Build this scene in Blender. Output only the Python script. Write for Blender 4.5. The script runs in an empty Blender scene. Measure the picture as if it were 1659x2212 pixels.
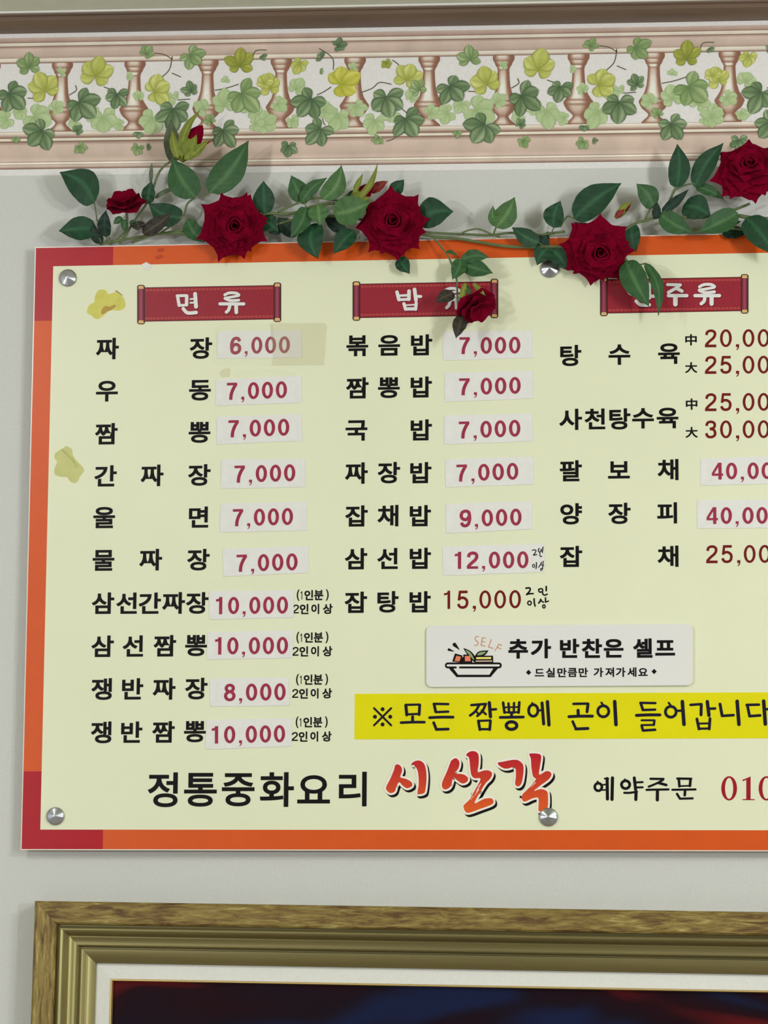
import bpy, math, random
from mathutils import Matrix, Vector
random.seed(4)
S = bpy.context.scene
COL = S.collection
pi = math.pi

# ------------------------------------------------------------------ camera
CAMLOC = Vector((0.0, -4.85, 1.60))
YAW, PITCH, ROLL = map(math.radians, (6.57, 8.64, -0.95))
FPX, W0, H0 = 7000.0, 1659.0, 2212.0
RC = Matrix.Rotation(YAW, 3, 'Z') @ Matrix.Rotation(PITCH, 3, 'X') @ Matrix.Rotation(ROLL, 3, 'Y')
cam = bpy.data.cameras.new('camera')
camo = bpy.data.objects.new('camera', cam)
COL.objects.link(camo)
cam.sensor_fit = 'HORIZONTAL'
cam.sensor_width = 36
cam.lens = FPX / W0 * 36
cam.clip_start = .05
camo.matrix_world = Matrix.Translation(CAMLOC) @ (RC @ Matrix.Rotation(pi / 2, 3, 'X')).to_4x4()
S.camera = camo

# ------------------------------------------------------------------ light
world = bpy.data.worlds.new('world')
S.world = world
world.use_nodes = True
world.node_tree.nodes['Background'].inputs[0].default_value = (.93, .97, 1, 1)
world.node_tree.nodes['Background'].inputs[1].default_value = .29

def lamp(name, loc, radius, power, col=(.975, .985, 1)):
    l = bpy.data.lights.new(name, 'POINT')
    l.shadow_soft_size = radius; l.energy = power; l.color = col
    o = bpy.data.objects.new(name, l); COL.objects.link(o)
    o.location = loc
    return o
# globe lamps ahead left and right; the far pair is unseen fill, added
lamp('room_and_fill_lamp', (-1.75, -2.1, 3.0), .09, 23)
lamp('room_and_fill_lamp', (1.2, -2.3, 2.75), .14, 62)
lamp('room_and_fill_lamp', (2.6, -4.6, 2.1), .18, 165)  # fill light added to brighten the wall evenly
lamp('room_and_fill_lamp', (-3.1, -4.6, 2.1), .18, 150)  # second added fill, from the left
S.view_settings.view_transform = 'Standard'
S.view_settings.look = 'None'
S.view_settings.exposure = 0.0
S.view_settings.gamma = 1
S.view_settings.use_curve_mapping = False

# ------------------------------------------------------------------ helpers
def lin(v):
    v /= 255.
    return v / 12.92 if v <= .04045 else ((v + .055) / 1.055) ** 2.4
def C(r, g, b, k=1.0):
    return tuple(min(.92, lin(x) * k) for x in (r, g, b)) + (1,)

def mat(name, col=None, rough=.6, spec=.4, metal=0, noise=0, nscale=40, bump=0, bscale=200, vc=False,
        sheen=0, alpha=1, stretch=None, coat=0, trans=0, noise_d=2.0):
    m = bpy.data.materials.new(name); m.use_nodes = True
    nt = m.node_tree; N, L = nt.nodes, nt.links
    b = N['Principled BSDF']
    b.inputs['Roughness'].default_value = rough
    b.inputs['Specular IOR Level'].default_value = spec
    b.inputs['Metallic'].default_value = metal
    b.inputs['Alpha'].default_value = alpha
    if sheen:
        b.inputs['Sheen Weight'].default_value = sheen
        b.inputs['Sheen Roughness'].default_value = .4
        b.inputs['Sheen Tint'].default_value = (.6, .05, .12, 1)
    if coat:
        b.inputs['Coat Weight'].default_value = coat
        b.inputs['Coat Roughness'].default_value = .12
    if trans:
        b.inputs['Transmission Weight'].default_value = trans
    tc = N.new('ShaderNodeTexCoord')
    vec = tc.outputs['Object']
    if stretch:
        mp = N.new('ShaderNodeMapping'); mp.inputs['Scale'].default_value = stretch
        L.new(vec, mp.inputs[0]); vec = mp.outputs[0]
    if vc:
        a = N.new('ShaderNodeAttribute'); a.attribute_name = 'Col'; src = a.outputs['Color']
    else:
        r = N.new('ShaderNodeRGB'); r.outputs[0].default_value = col; src = r.outputs[0]
    if noise:
        n = N.new('ShaderNodeTexNoise'); n.inputs['Scale'].default_value = nscale; n.inputs['Detail'].default_value = noise_d
        L.new(vec, n.inputs['Vector'])
        mr = N.new('ShaderNodeMapRange'); mr.inputs[1].default_value = .25; mr.inputs[2].default_value = .75
        mr.inputs[3].default_value = 1 - noise; mr.inputs[4].default_value = 1 + noise
        L.new(n.outputs[0], mr.inputs[0])
        h = N.new('ShaderNodeVectorMath'); h.operation = 'SCALE'
        L.new(src, h.inputs[0]); L.new(mr.outputs[0], h.inputs['Scale']); src = h.outputs[0]
    L.new(src, b.inputs['Base Color'])
    if bump:
        n2 = N.new('ShaderNodeTexNoise'); n2.inputs['Scale'].default_value = bscale; n2.inputs['Detail'].default_value = 3
        L.new(vec, n2.inputs['Vector'])
        bp = N.new('ShaderNodeBump'); bp.inputs['Strength'].default_value = bump; bp.inputs['Distance'].default_value = .001
        L.new(n2.outputs[0], bp.inputs['Height']); L.new(bp.outputs[0], b.inputs['Normal'])
    return m

def P(u, v, d=0.0):
    """the point of the plane d metres in front of the wall seen at photograph pixel (u, v)"""
    dr = RC @ Vector(((u - W0 / 2) / FPX, 1, -(v - H0 / 2) / FPX))
    t = (-d - CAMLOC.y) / dr.y
    return CAMLOC + dr * t
def pxs(u, v, d=0.0):
    return (P(u + 1, v, d) - P(u, v, d)).length

def empty(name, loc):
    o = bpy.data.objects.new(name, None); COL.objects.link(o); o.location = loc
    o.empty_display_size = .05
    o['org'] = list(loc)
    return o
def tag(o, label=None, cat=None, group=None, kind=None):
    if label: o['label'] = label
    if cat: o['category'] = cat
    if group: o['group'] = group
    if kind: o['kind'] = kind
    return o
def org(o):
    return Vector(o['org']) if o is not None else Vector((0, 0, 0))
def mesh(name, vs, fs, m, parent=None, cols=None, smooth=False, base=None):
    """one mesh object; vs in world space; its origin is its parent's, or base"""
    o0 = org(parent) if parent is not None else Vector(base or (0, 0, 0))
    me = bpy.data.meshes.new(name)
    me.from_pydata([Vector(v) - o0 for v in vs], [], fs)
    if cols:
        ca = me.color_attributes.new('Col', 'FLOAT_COLOR', 'POINT')
        for i, c in enumerate(cols): ca.data[i].color = c
    me.materials.append(m)
    if smooth:
        me.polygons.foreach_set('use_smooth', [True] * len(me.polygons))
    me.update()
    o = bpy.data.objects.new(name, me); COL.objects.link(o)
    if parent is not None:
        o.parent = parent
    else:
        o.location = o0
    o['org'] = list(o0)
    return o

class MB:
    def __init__(s): s.v, s.f, s.c = [], [], []
    def add(s, vs, fs, cs=None):
        k = len(s.v); s.v += [Vector(v) for v in vs]; s.f += [tuple(i + k for i in f) for f in fs]
        if cs is not None: s.c += list(cs) if isinstance(cs, list) else [cs] * len(vs)
    def box(s, a, b, c=None):
        (x0, y0, z0), (x1, y1, z1) = a, b
        s.add([(x0, y0, z0), (x1, y0, z0), (x1, y1, z0), (x0, y1, z0), (x0, y0, z1), (x1, y0, z1), (x1, y1, z1), (x0, y1, z1)],
              [(0, 3, 2, 1), (4, 5, 6, 7), (0, 1, 5, 4), (1, 2, 6, 5), (2, 3, 7, 6), (3, 0, 4, 7)], c)
    def obj(s, name, m, parent=None, smooth=False, base=None):
        return mesh(name, s.v, s.f, m, parent, s.c or None, smooth, base)

def smooth_pts(pts, n=4, closed=False):
    out = []; k = len(pts)
    rng = range(k) if closed else range(k - 1)
    for i in rng:
        g = (lambda j: pts[j % k]) if closed else (lambda j: pts[max(0, min(k - 1, j))])
        p0, p1, p2, p3 = g(i - 1), g(i), g(i + 1), g(i + 2)
        for q in range(n):
            t = q / n
            out.append(tuple(.5 * (2 * p1[a] + (p2[a] - p0[a]) * t + (2 * p0[a] - 5 * p1[a] + 4 * p2[a] - p3[a]) * t * t
                                   + (3 * p1[a] - p0[a] - 3 * p2[a] + p3[a]) * t ** 3) for a in range(len(p1))))
    if not closed: out.append(tuple(pts[-1]))
    return out

class Ink:
    """flat 2-D print shapes, gathered in a drawing frame, then laid on a plane"""
    def __init__(s): s.v, s.f, s.n = [], [], 0
    def poly(s, pts, sm=0):
        if sm: pts = smooth_pts(pts, sm, True)
        s.n = (s.n + 1) % 23
        k = len(s.v); s.v += [(p[0], p[1], s.n) for p in pts]; s.f.append(tuple(range(k, k + len(pts))))
    def disc(s, x, y, r, ry=None, n=14):
        ry = ry or r
        s.poly([(x + r * math.cos(2 * pi * i / n), y + ry * math.sin(2 * pi * i / n)) for i in range(n)])
    def stroke(s, pts, w, sm=0, cap=True, w2=None, closed=False):
        if sm: pts = smooth_pts(pts, sm, closed)
        w2 = w if w2 is None else w2
        n = len(pts)
        if closed:
            lft, rgt = [], []
            for i in range(n):
                a, b = pts[i - 1], pts[(i + 1) % n]; dx, dy = b[0] - a[0], b[1] - a[1]; l = math.hypot(dx, dy) or 1
                lft.append((pts[i][0] - dy / l * w / 2, pts[i][1] + dx / l * w / 2)); rgt.append((pts[i][0] + dy / l * w / 2, pts[i][1] - dx / l * w / 2))
            s.n = (s.n + 1) % 23; k = len(s.v); s.v += [p + (s.n,) for p in lft + rgt]
            for i in range(n):
                j = (i + 1) % n; s.f.append((k + i, k + j, k + n + j, k + n + i))
            return
        lft, rgt = [], []
        for i in range(n):
            a, b = pts[max(0, i - 1)], pts[min(n - 1, i + 1)]
            dx, dy = b[0] - a[0], b[1] - a[1]; l = math.hypot(dx, dy) or 1
            h = (w + (w2 - w) * i / (n - 1)) / 2
            lft.append((pts[i][0] - dy / l * h, pts[i][1] + dx / l * h)); rgt.append((pts[i][0] + dy / l * h, pts[i][1] - dx / l * h))
        if sm and not cap:      # ribbon; its depth creeps forward so that crossings never coincide
            s.n = (s.n + 1) % 23; k = len(s.v)
            for i in range(n): s.v += [lft[i] + (s.n + 3 * i / n,), rgt[i] + (s.n + 3 * i / n,)]
            for i in range(n - 1): s.f.append((k + 2 * i, k + 2 * i + 1, k + 2 * i + 3, k + 2 * i + 2))
            return
        def arc(c, p, q, h):
            a0 = math.atan2(p[1] - c[1], p[0] - c[0]); out = []
            for i in range(1, 6):
                a = a0 - math.pi * i / 6; out.append((c[0] + h * math.cos(a), c[1] + h * math.sin(a)))
            return out
        out = lft + (arc(pts[-1], lft[-1], rgt[-1], w2 / 2) if cap else []) + rgt[::-1] + (arc(pts[0], rgt[0], lft[0], w / 2) if cap else [])
        s.poly(out)
    def ring(s, x, y, rx, ry, w, wy=None, n=28):
        """ring whose mid line is the ellipse (rx, ry)"""
        wy = wy or w; k = len(s.v); s.n = (s.n + 1) % 23
        for i in range(n):
            a = 2 * pi * i / n; c, q = math.cos(a), math.sin(a)
            s.v += [(x + (rx + w / 2) * c, y + (ry + wy / 2) * q, s.n), (x + (rx - w / 2) * c, y + (ry - wy / 2) * q, s.n)]
        for i in range(n):
            j = (i + 1) % n
            s.f.append((k + 2 * i, k + 2 * i + 1, k + 2 * j + 1, k + 2 * j))
    def merge(s, o, fn):
        k = len(s.v); s.v += [tuple(fn(p)) + (p[2],) for p in o.v]; s.f += [tuple(i + k for i in f) for f in o.f]
    def lay(s, name, m, d, sc=1, ou=0, ov=0, parent=None, col=None, cf=None, base=None):
        """points are pixels of a zoomed crop: (x / sc + ou, y / sc + ov)"""
        vs = [P(x / sc + ou, y / sc + ov, d + q * 8e-6) for x, y, q in s.v]
        fs = []
        for f in s.f:    # every face looks at the room
            a = sum(s.v[f[i]][0] * s.v[f[(i + 1) % len(f)]][1] - s.v[f[(i + 1) % len(f)]][0] * s.v[f[i]][1] for i in range(len(f)))
            fs.append(f if a < 0 else f[::-1])
        cols = None
        if cf: cols = [cf(x / sc + ou, y / sc + ov) for x, y, q in s.v]
        elif col: cols = [col] * len(vs)
        return mesh(name, vs, fs, m, parent, cols, base=base)

# font glyphs (the built-in face)
GC = {}
def glyph(ch):
    if ch in GC: return GC[ch]
    cu = bpy.data.curves.new('glyph', 'FONT'); cu.body = ch; cu.resolution_u = 5; cu.offset = .018
    ob = bpy.data.objects.new('glyph', cu)
    me = bpy.data.meshes.new_from_object(ob)
    v = [(p.co.x, p.co.y) for p in me.vertices]; f = [tuple(p.vertices) for p in me.polygons]
    bpy.data.objects.remove(ob); bpy.data.meshes.remove(me); bpy.data.curves.remove(cu)
    xs = [p[0] for p in v]; ys = [p[1] for p in v]
    GC[ch] = (v, f, min(xs), max(xs), min(ys), max(ys))
    return GC[ch]
TH = math.radians(.54)          # the board hangs a touch crooked
UX = (math.cos(TH), math.sin(TH))
REF = glyph('장')
def put_glyph(mb, ch, u, v, w, h, d, bold=.03, fit=False):
    """a syllable whose ink is centred on pixel (u, v); w, h are the pixel size of a full square syllable"""
    gv, gf, x0, x1, y0, y1 = glyph(ch)
    k = pxs(u, v, d)
    r = (x0, x1, y0, y1) if fit else REF[2:]
    e = bold
    sx = (w - e * w) * k / (r[1] - r[0]); sy = (h - e * h) * k / (r[3] - r[2])
    c = P(u, v, d); cx, cy = (x0 + x1) / 2, (y0 + y1) / 2
    for ox, oy in ((-1, -1), (1, -1), (-1, 1), (1, 1)):
        vs = []
        for x, y in gv:
            a = (x - cx) * sx + ox * e * w * k / 2; b = (y - cy) * sy + oy * e * h * k / 2
            vs.append((c.x + a * UX[0] - b * UX[1], c.y - 1.2e-5 * (ox + 2 * oy + 3), c.z + a * UX[1] + b * UX[0]))
        mb.add(vs, gf)
        if e == 0: break

# digits
def digit(ch, w=.185):
    k = Ink()
    if ch == '0': k.ring(.32, .5, .32 - w / 2, .5 - w / 2.2, w, w * .9)
    elif ch == '1': k.stroke([(.37, 0), (.37, 1)], w, cap=False); k.stroke([(.37, .93), (.28, .84), (.1, .8)], w * .75, 3, cap=False)
    elif ch == '2':
        k.stroke([(.08, .68), (.13, .85), (.32, .925), (.5, .86), (.545, .7), (.46, .52), (.26, .34), (.1, .17), (.07, .07)], w, 4, cap=False)
        k.stroke([(.0, .07), (.62, .07)], .15, cap=False)
    elif ch == '3':
        k.stroke([(.08, .7), (.14, .87), (.31, .925), (.48, .87), (.53, .73), (.46, .58), (.26, .53)], w, 4, cap=False)
        k.stroke([(.26, .53), (.47, .48), (.55, .3), (.5, .14), (.32, .07), (.14, .12), (.07, .29)], w, 4, cap=False)
    elif ch == '4':
        k.stroke([(.46, 0), (.46, 1)], w, cap=False); k.stroke([(.42, .97), (.04, .33)], w * .75, cap=False)
        k.stroke([(.0, .29), (.64, .29)], .14, cap=False)
    elif ch == '5':
        k.stroke([(.58, .925), (.14, .925)], .145, cap=False); k.stroke([(.17, .99), (.1, .46)], w * .9, cap=False)
        k.stroke([(.09, .5), (.2, .59), (.36, .6), (.51, .5), (.555, .33), (.49, .14), (.32, .07), (.15, .12), (.07, .27)], w, 4, cap=False)
    elif ch in '69':
        pts = [(.55, .74), (.47, .89), (.32, .93), (.17, .84), (.09, .6), (.085, .4), (.12, .17), (.22, .08), (.34, .07), (.49, .14), (.555, .32), (.5, .49), (.34, .57), (.19, .51), (.1, .36)]
        if ch == '9': pts = [(.64 - x, 1 - y) for x, y in pts]
        k.stroke(pts, w, 4, cap=False)
    elif ch == '7': k.stroke([(.03, .925), (.61, .925)], .15, cap=False); k.stroke([(.56, .93), (.4, .66), (.28, .35), (.24, 0)], w, 4, cap=False)
    elif ch == '8': k.ring(.32, .74, .2, .185, w, w * .9); k.ring(.32, .3, .235, .23, w, w * .9)
    elif ch == ',': k.poly([(0, .16), (.17, .16), (.17, .0), (.12, -.12), (.03, -.18), (.02, -.13), (.08, -.08), (.09, 0), (0, 0)])
    return k
def number(mb, txt, x0, y0, x1, y1, h, d, adv=.8, cadv=.43, w=.185):
    """digits standing on the base line (x0, y0)-(x1, y1), h pixels high"""
    a, b = P(x0, y0, d), P(x1, y1, d)
    tot = sum(cadv if c == ',' else adv for c in txt[:-1]) + .64
    ex = (b - a) / tot; up = Vector((-ex.z, 0, ex.x)).normalized() * h * pxs(x0, y0, d)
    x = 0
    for c in txt:
        g = digit(c, w); vs = []
        off = x + (.05 if c == ',' else 0)
        for p in g.v: vs.append(a + ex * (p[0] + off) + up * p[1] + Vector((0, -1e-5 * p[2], 0)))
        mb.add(vs, g.f)
        x += cadv if c == ',' else adv

# ------------------------------------------------------------------ materials
M = {}
M['wall'] = mat('linen_wallpaper', C(208, 209, 204), .85, .2, noise=.035, nscale=300, bump=.25, bscale=900, stretch=(1, 1, .9))
M['ceiling'] = mat('ceiling_paint', C(222, 224, 208), .85, .2, noise=.03, nscale=30)
M['white_paint'] = mat('white_paint', C(226, 224, 216), .5, .4)
M['brown_wood'] = mat('brown_wood', C(112, 92, 76), .5, .4, noise=.18, nscale=30, stretch=(.15, 1, 4), bump=.2, bscale=60)
M['grey_paint_shaded'] = mat('grey_paint_shaded', C(190, 190, 182), .7, .3)
M['print'] = mat('border_print', rough=.75, spec=.2, vc=True, noise=.05, nscale=260)
M['marble'] = mat('marble_print', rough=.75, spec=.2, vc=True, noise=.13, nscale=22, noise_d=6)
GL = dict(rough=.33, spec=.27)
M['acrylic_edge'] = mat('acrylic_panel', C(236, 222, 210), .2, .5, noise=.02, nscale=4)
M['cream'] = mat('cream_print', C(229, 232, 200), noise=.018, nscale=7, **GL)
M['red'] = mat('red_print', C(174, 5, 26), noise=.03, nscale=30, **GL)
M['orange'] = mat('orange_print', C(214, 86, 24), noise=.03, nscale=30, **GL)
M['black'] = mat('black_print', C(16, 10, 12), .45, .12, noise=.05, nscale=50)
M['maroon'] = mat('maroon_print', C(112, 6, 8), noise=.05, nscale=50, **GL)
M['vcg'] = mat('glossy_print', vc=True, noise=.05, nscale=90, **GL)
M['scroll'] = mat('scroll_print', C(150, 34, 50), noise=.07, nscale=120, **GL)
M['paper'] = mat('label_paper', C(229, 228, 224), .7, .3, noise=.03, nscale=90, bump=.15, bscale=120)
M['faded'] = mat('faded_red_ink', C(156, 50, 74), .7, .2, noise=.16, nscale=120)
M['white_plastic'] = mat('white_sign_plastic', C(226, 226, 222), .4, .4, noise=.01, nscale=5)
M['yellow'] = mat('yellow_vinyl', C(226, 218, 4), .6, .15, noise=.02, nscale=20)
M['navy'] = mat('navy_ink', C(20, 14, 40), .6, .15, noise=.1, nscale=60)
M['stain'] = mat('yellow_stain', C(222, 216, 104), .5, .3, noise=.1, nscale=70, alpha=.85)
M['stain2'] = mat('pale_stain', C(214, 214, 140), .5, .3, noise=.06, nscale=70, alpha=.8)
M['tape'] = mat('clear_tape', C(214, 208, 168), .3, .3, noise=.08, nscale=60, alpha=.11)
M['tape2'] = mat('clear_tape_thin', C(236, 238, 214), .25, .6, noise=.08, nscale=120, alpha=.03)
M['petal'] = mat('velvet_petal', C(116, 2, 34), .9, .05, noise=.22, nscale=260, bump=.2, bscale=600, sheen=.12)
M['leaf'] = mat('fabric_leaf', rough=.55, spec=.35, vc=True, noise=.16, nscale=70, bump=.35, bscale=160)
M['stem'] = mat('plastic_stem', C(96, 112, 70), .55, .4, noise=.15, nscale=60)
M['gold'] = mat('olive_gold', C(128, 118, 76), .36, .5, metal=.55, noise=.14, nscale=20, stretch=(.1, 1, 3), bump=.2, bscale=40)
M['gold_up_lit'] = mat('olive_gold_upright_lit', C(158, 148, 96), .36, .5, metal=.55, noise=.12, nscale=20, stretch=(3, 1, .1), bump=.2, bscale=40)  # uprights coloured lighter to paint in the light they catch
M['fillet'] = mat('bright_gold', C(235, 205, 130), .3, .5, metal=.6)
M['linen'] = mat('white_liner', C(224, 224, 216), .8, .2, noise=.04, nscale=300, bump=.3, bscale=600)

def steel():
    m = bpy.data.materials.new('spun_steel'); m.use_nodes = True
    N, L = m.node_tree.nodes, m.node_tree.links; b = N['Principled BSDF']
    b.inputs['Base Color'].default_value = C(176, 178, 180); b.inputs['Metallic'].default_value = 1
    b.inputs['Roughness'].default_value = .3; b.inputs['Anisotropic'].default_value = .85; b.inputs['Anisotropic Rotation'].default_value = .25
    t = N.new('ShaderNodeTangent'); t.direction_type = 'RADIAL'; t.axis = 'Y'
    L.new(t.outputs[0], b.inputs['Tangent'])
    return m
M['steel'] = steel()

def worn(name, st):
    """rubbed gilding: dark scratches and pale rubbed streaks along the rail"""
    m = bpy.data.materials.new(name); m.use_nodes = True
    N, L = m.node_tree.nodes, m.node_tree.links; b = N['Principled BSDF']
    b.inputs['Roughness'].default_value = .45; b.inputs['Metallic'].default_value = .25
    tc = N.new('ShaderNodeTexCoord'); mp = N.new('ShaderNodeMapping'); mp.inputs['Scale'].default_value = st
    L.new(tc.outputs['Object'], mp.inputs[0])
    n = N.new('ShaderNodeTexNoise'); n.inputs['Scale'].default_value = 100; n.inputs['Detail'].default_value = 9; n.inputs['Roughness'].default_value = .68; n.inputs['Distortion'].default_value = .6
    L.new(mp.outputs[0], n.inputs['Vector'])
    r = N.new('ShaderNodeValToRGB'); e = r.color_ramp.elements
    e[0].position = .30; e[0].color = C(70, 46, 16); e[1].position = .70; e[1].color = C(196, 182, 118)
    for p, c in ((.40, C(98, 72, 30)), (.50, C(128, 106, 50)), (.60, C(150, 132, 68))):
        x = e.new(p); x.color = c
    L.new(n.outputs[0], r.inputs[0]); L.new(r.outputs[0], b.inputs['Base Color'])
    bp = N.new('ShaderNodeBump'); bp.inputs['Strength'].default_value = .6; bp.inputs['Distance'].default_value = .001
    L.new(n.outputs[0], bp.inputs['Height']); L.new(bp.outputs[0], b.inputs['Normal'])
    return m
M['gold_worn'] = worn('worn_gold', (.22, 1, 1.5)); M['gold_worn_up'] = worn('worn_gold_upright', (1.5, 1, .22))
def canvas():
    m = bpy.data.materials.new('painted_canvas'); m.use_nodes = True
    N, L = m.node_tree.nodes, m.node_tree.links; b = N['Principled BSDF']
    b.inputs['Roughness'].default_value = .45; b.inputs['Specular IOR Level'].default_value = .08
    tc = N.new('ShaderNodeTexCoord'); mp = N.new('ShaderNodeMapping')
    mp.inputs['Rotation'].default_value = (0, -.45, 0); mp.inputs['Scale'].default_value = (1.2, 1, 3.4); mp.inputs['Location'].default_value = (.62, 0, .55)
    L.new(tc.outputs['Object'], mp.inputs[0])
    n = N.new('ShaderNodeTexNoise'); n.inputs['Scale'].default_value = 2.4; n.inputs['Detail'].default_value = 2; n.inputs['Distortion'].default_value = .5
    L.new(mp.outputs[0], n.inputs['Vector'])
    r = N.new('ShaderNodeValToRGB'); e = r.color_ramp.elements
    e[0].position = .34; e[0].color = C(22, 30, 62)
    e[1].position = .72; e[1].color = C(196, 48, 34)
    for p, c in ((.42, C(24, 14, 26)), (.50, C(34, 8, 16)), (.59, C(104, 20, 22))):
        x = e.new(p); x.color = c
    L.new(n.outputs[0], r.inputs[0]); L.new(r.outputs[0], b.inputs['Base Color'])
    return m
M['canvas'] = canvas()

# ------------------------------------------------------------------ the room shell
CEIL = P(0, 25, .06).z
mb = MB(); mb.box((-3.4, 0, 0), (3.6, .15, CEIL + .1))
tag(mb.obj('wall_back', M['wall']), kind='structure')
mb = MB(); mb.box((-3.4, -6.2, CEIL), (3.6, 0, CEIL + .1))
tag(mb.obj('ceiling', M['ceiling']), kind='structure')
mb = MB(); mb.box((-3.4, -6.2, -.1), (3.6, 0, 0))
tag(mb.obj('floor', mat('floor_tile', C(170, 160, 145), .5, .4, noise=.08, nscale=3)), kind='structure')
# cornice: white bead, brown wooden band, grey strip with the shade under the band in its tone
def extrude(name, prof, m):
    b = MB(); n = len(prof)
    vs = [(-3.4, -d, z) for d, z in prof] + [(3.6, -d, z) for d, z in prof]
    b.add(vs, [(i, (i + 1) % n, (i + 1) % n + n, i + n) for i in range(n)] + [tuple(range(n))[::-1], tuple(range(n, 2 * n))])
    return tag(b.obj(name, m), kind='structure')
zz = lambda y, d=0: P(0, y, d).z
extrude('trim_1', [(0, CEIL), (.062, CEIL), (.064, CEIL - .001), (.064, zz(28.5, .064)), (.060, zz(29, .06)), (0, zz(29, .06))], M['white_paint'])
extrude('trim_2', [(0, zz(29, .058)), (.056, zz(29, .056)), (.056, zz(34, .056)), (.052, zz(37, .052)), (.052, zz(45, .052)), (.044, zz(52, .044)),
                   (.036, zz(58, .036)), (.034, zz(60, .034)), (0, zz(60, .034))], M['brown_wood'])
extrude('trim_3', [(0, zz(60, .02)), (.020, zz(60, .02)), (.018, zz(66, .018)), (0, zz(67.5, .01))], M['grey_paint_shaded'])

# ------------------------------------------------------------------ wallpaper border (flat print on the wall)
XL, XR = -1.9, 2.2
wb = empty('wallpaper_border', P(830, 380))
tag(wb, 'printed wallpaper border of marble balustrade with green ivy, above the rose garland', 'wallpaper border')
z_at = lambda y: P(0, y).z
mb = MB()
mb.box((XL, -.0008, z_at(380.5)), (XR, 0, z_at(67)), C(232, 230, 226))
mb.obj('paper_strip', M['print'], wb)
def rail(name, rows):
    b = MB(); n = len(rows); nx = 12
    vs, cs, fs = [], [], []
    for y, c in rows:
        for i in range(nx + 1):
            vs.append((XL + (XR - XL) * i / nx, -.0010, z_at(y))); cs.append(C(*c))
    for r in range(n - 1):
        for i in range(nx):
            a = r * (nx + 1) + i
            fs.append((a, a + nx + 1, a + nx + 2, a + 1))
    b.add(vs, fs, cs); b.obj(name, M['marble'], wb)
CR, MA, DK, TN = (246, 238, 222), (220, 198, 182), (132, 96, 80), (208, 184, 168)
rail('printed_top_rail', [(83, (214, 206, 196)), (84, TN), (91, (188, 160, 144)), (94, (150, 118, 100)), (95, CR), (99, (226, 216, 196)), (100.5, CR), (101.5, DK), (104, (182, 156, 142)),
      (108, MA), (122, (205, 184, 168)), (127, (190, 164, 148)), (129, CR), (134, (228, 218, 200)), (136, (196, 172, 154)), (138, DK), (139.5, (236, 234, 230))])
rail('printed_bottom_rail', [(286, (150, 112, 96)), (287.5, CR), (293, (216, 200, 182)), (297, (176, 146, 130)), (300, (140, 104, 88)), (301.5, (240, 234, 216)), (305.5, (236, 228, 206)), (307, DK),
      (310, (178, 150, 136)), (316, MA), (340, (206, 184, 168)), (350, MA), (351.5, (160, 130, 112)), (353, CR), (356, CR), (357, (176, 148, 132)), (359, (222, 208, 192)), (363, (196, 168, 152)), (366, (120, 86, 72)), (367.5, (232, 230, 226))])
prof = [(137, 22, 0), (138.5, 23, .1), (139.5, 24, .9), (142, 24.5, .8), (147, 24, .45), (148.5, 23.5, .0), (150, 22.5, .1), (152, 21, .85), (156, 19, .6), (159, 18, .0), (161, 17, .1), (162.5, 15, 1.3), (166, 14, 1.3), (167.5, 13, .1), (172, 13, .55), (189, 14, .85),
        (206, 16, 1), (222, 21, 1), (231, 27, .95), (234, 29, .1), (236, 31, .2), (238, 32.5, .8), (241, 33, .75), (243, 33, .0), (245.5, 31, .2), (249, 30, .65), (256, 25, .5), (263, 16, .2), (267, 12, .0), (269, 12, .2), (273, 14, .6), (278, 20, .8), (283, 26, .6), (284.5, 27, .0), (286.5, 27, .0)]
bx0, bx1 = P(133, 210).x, P(1576, 180).x
pit = (bx1 - bx0) / 9; kp = .693e-3
def shade_mix(t, k):
    e, c = (146, 104, 84), (242, 240, 228)
    m_ = (200, 172, 152)
    t = max(0, min(1, t)) * k
    t = min(1, t)
    return C(*(e[i] + (m_[i] - e[i]) * t * 2 if t < .5 else m_[i] + (c[i] - m_[i]) * (t * 2 - 1) for i in range(3)))
for i in range(-3, 14):
    cx = bx0 + pit * i
    vs, cs, fs = [], [], []
    ns = 11
    for y, hw, tone in prof:
        z = P(133, y).z if False else z_at(y)
        for j in range(ns):
            s = -1 + 2 * j / (ns - 1)
            vs.append((cx + s * hw * kp, -.0012, z))
            br = math.exp(-((s + .12) / .56) ** 4)
            cs.append(shade_mix(br * 1.04, .22 + .78 * tone))
    for r in range(len(prof) - 1):
        for j in range(ns - 1):
            a = r * ns + j; fs.append((a, a + ns, a + ns + 1, a + 1))
    b = MB(); b.add(vs, fs, cs); b.obj('printed_baluster', M['print'], wb)

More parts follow.
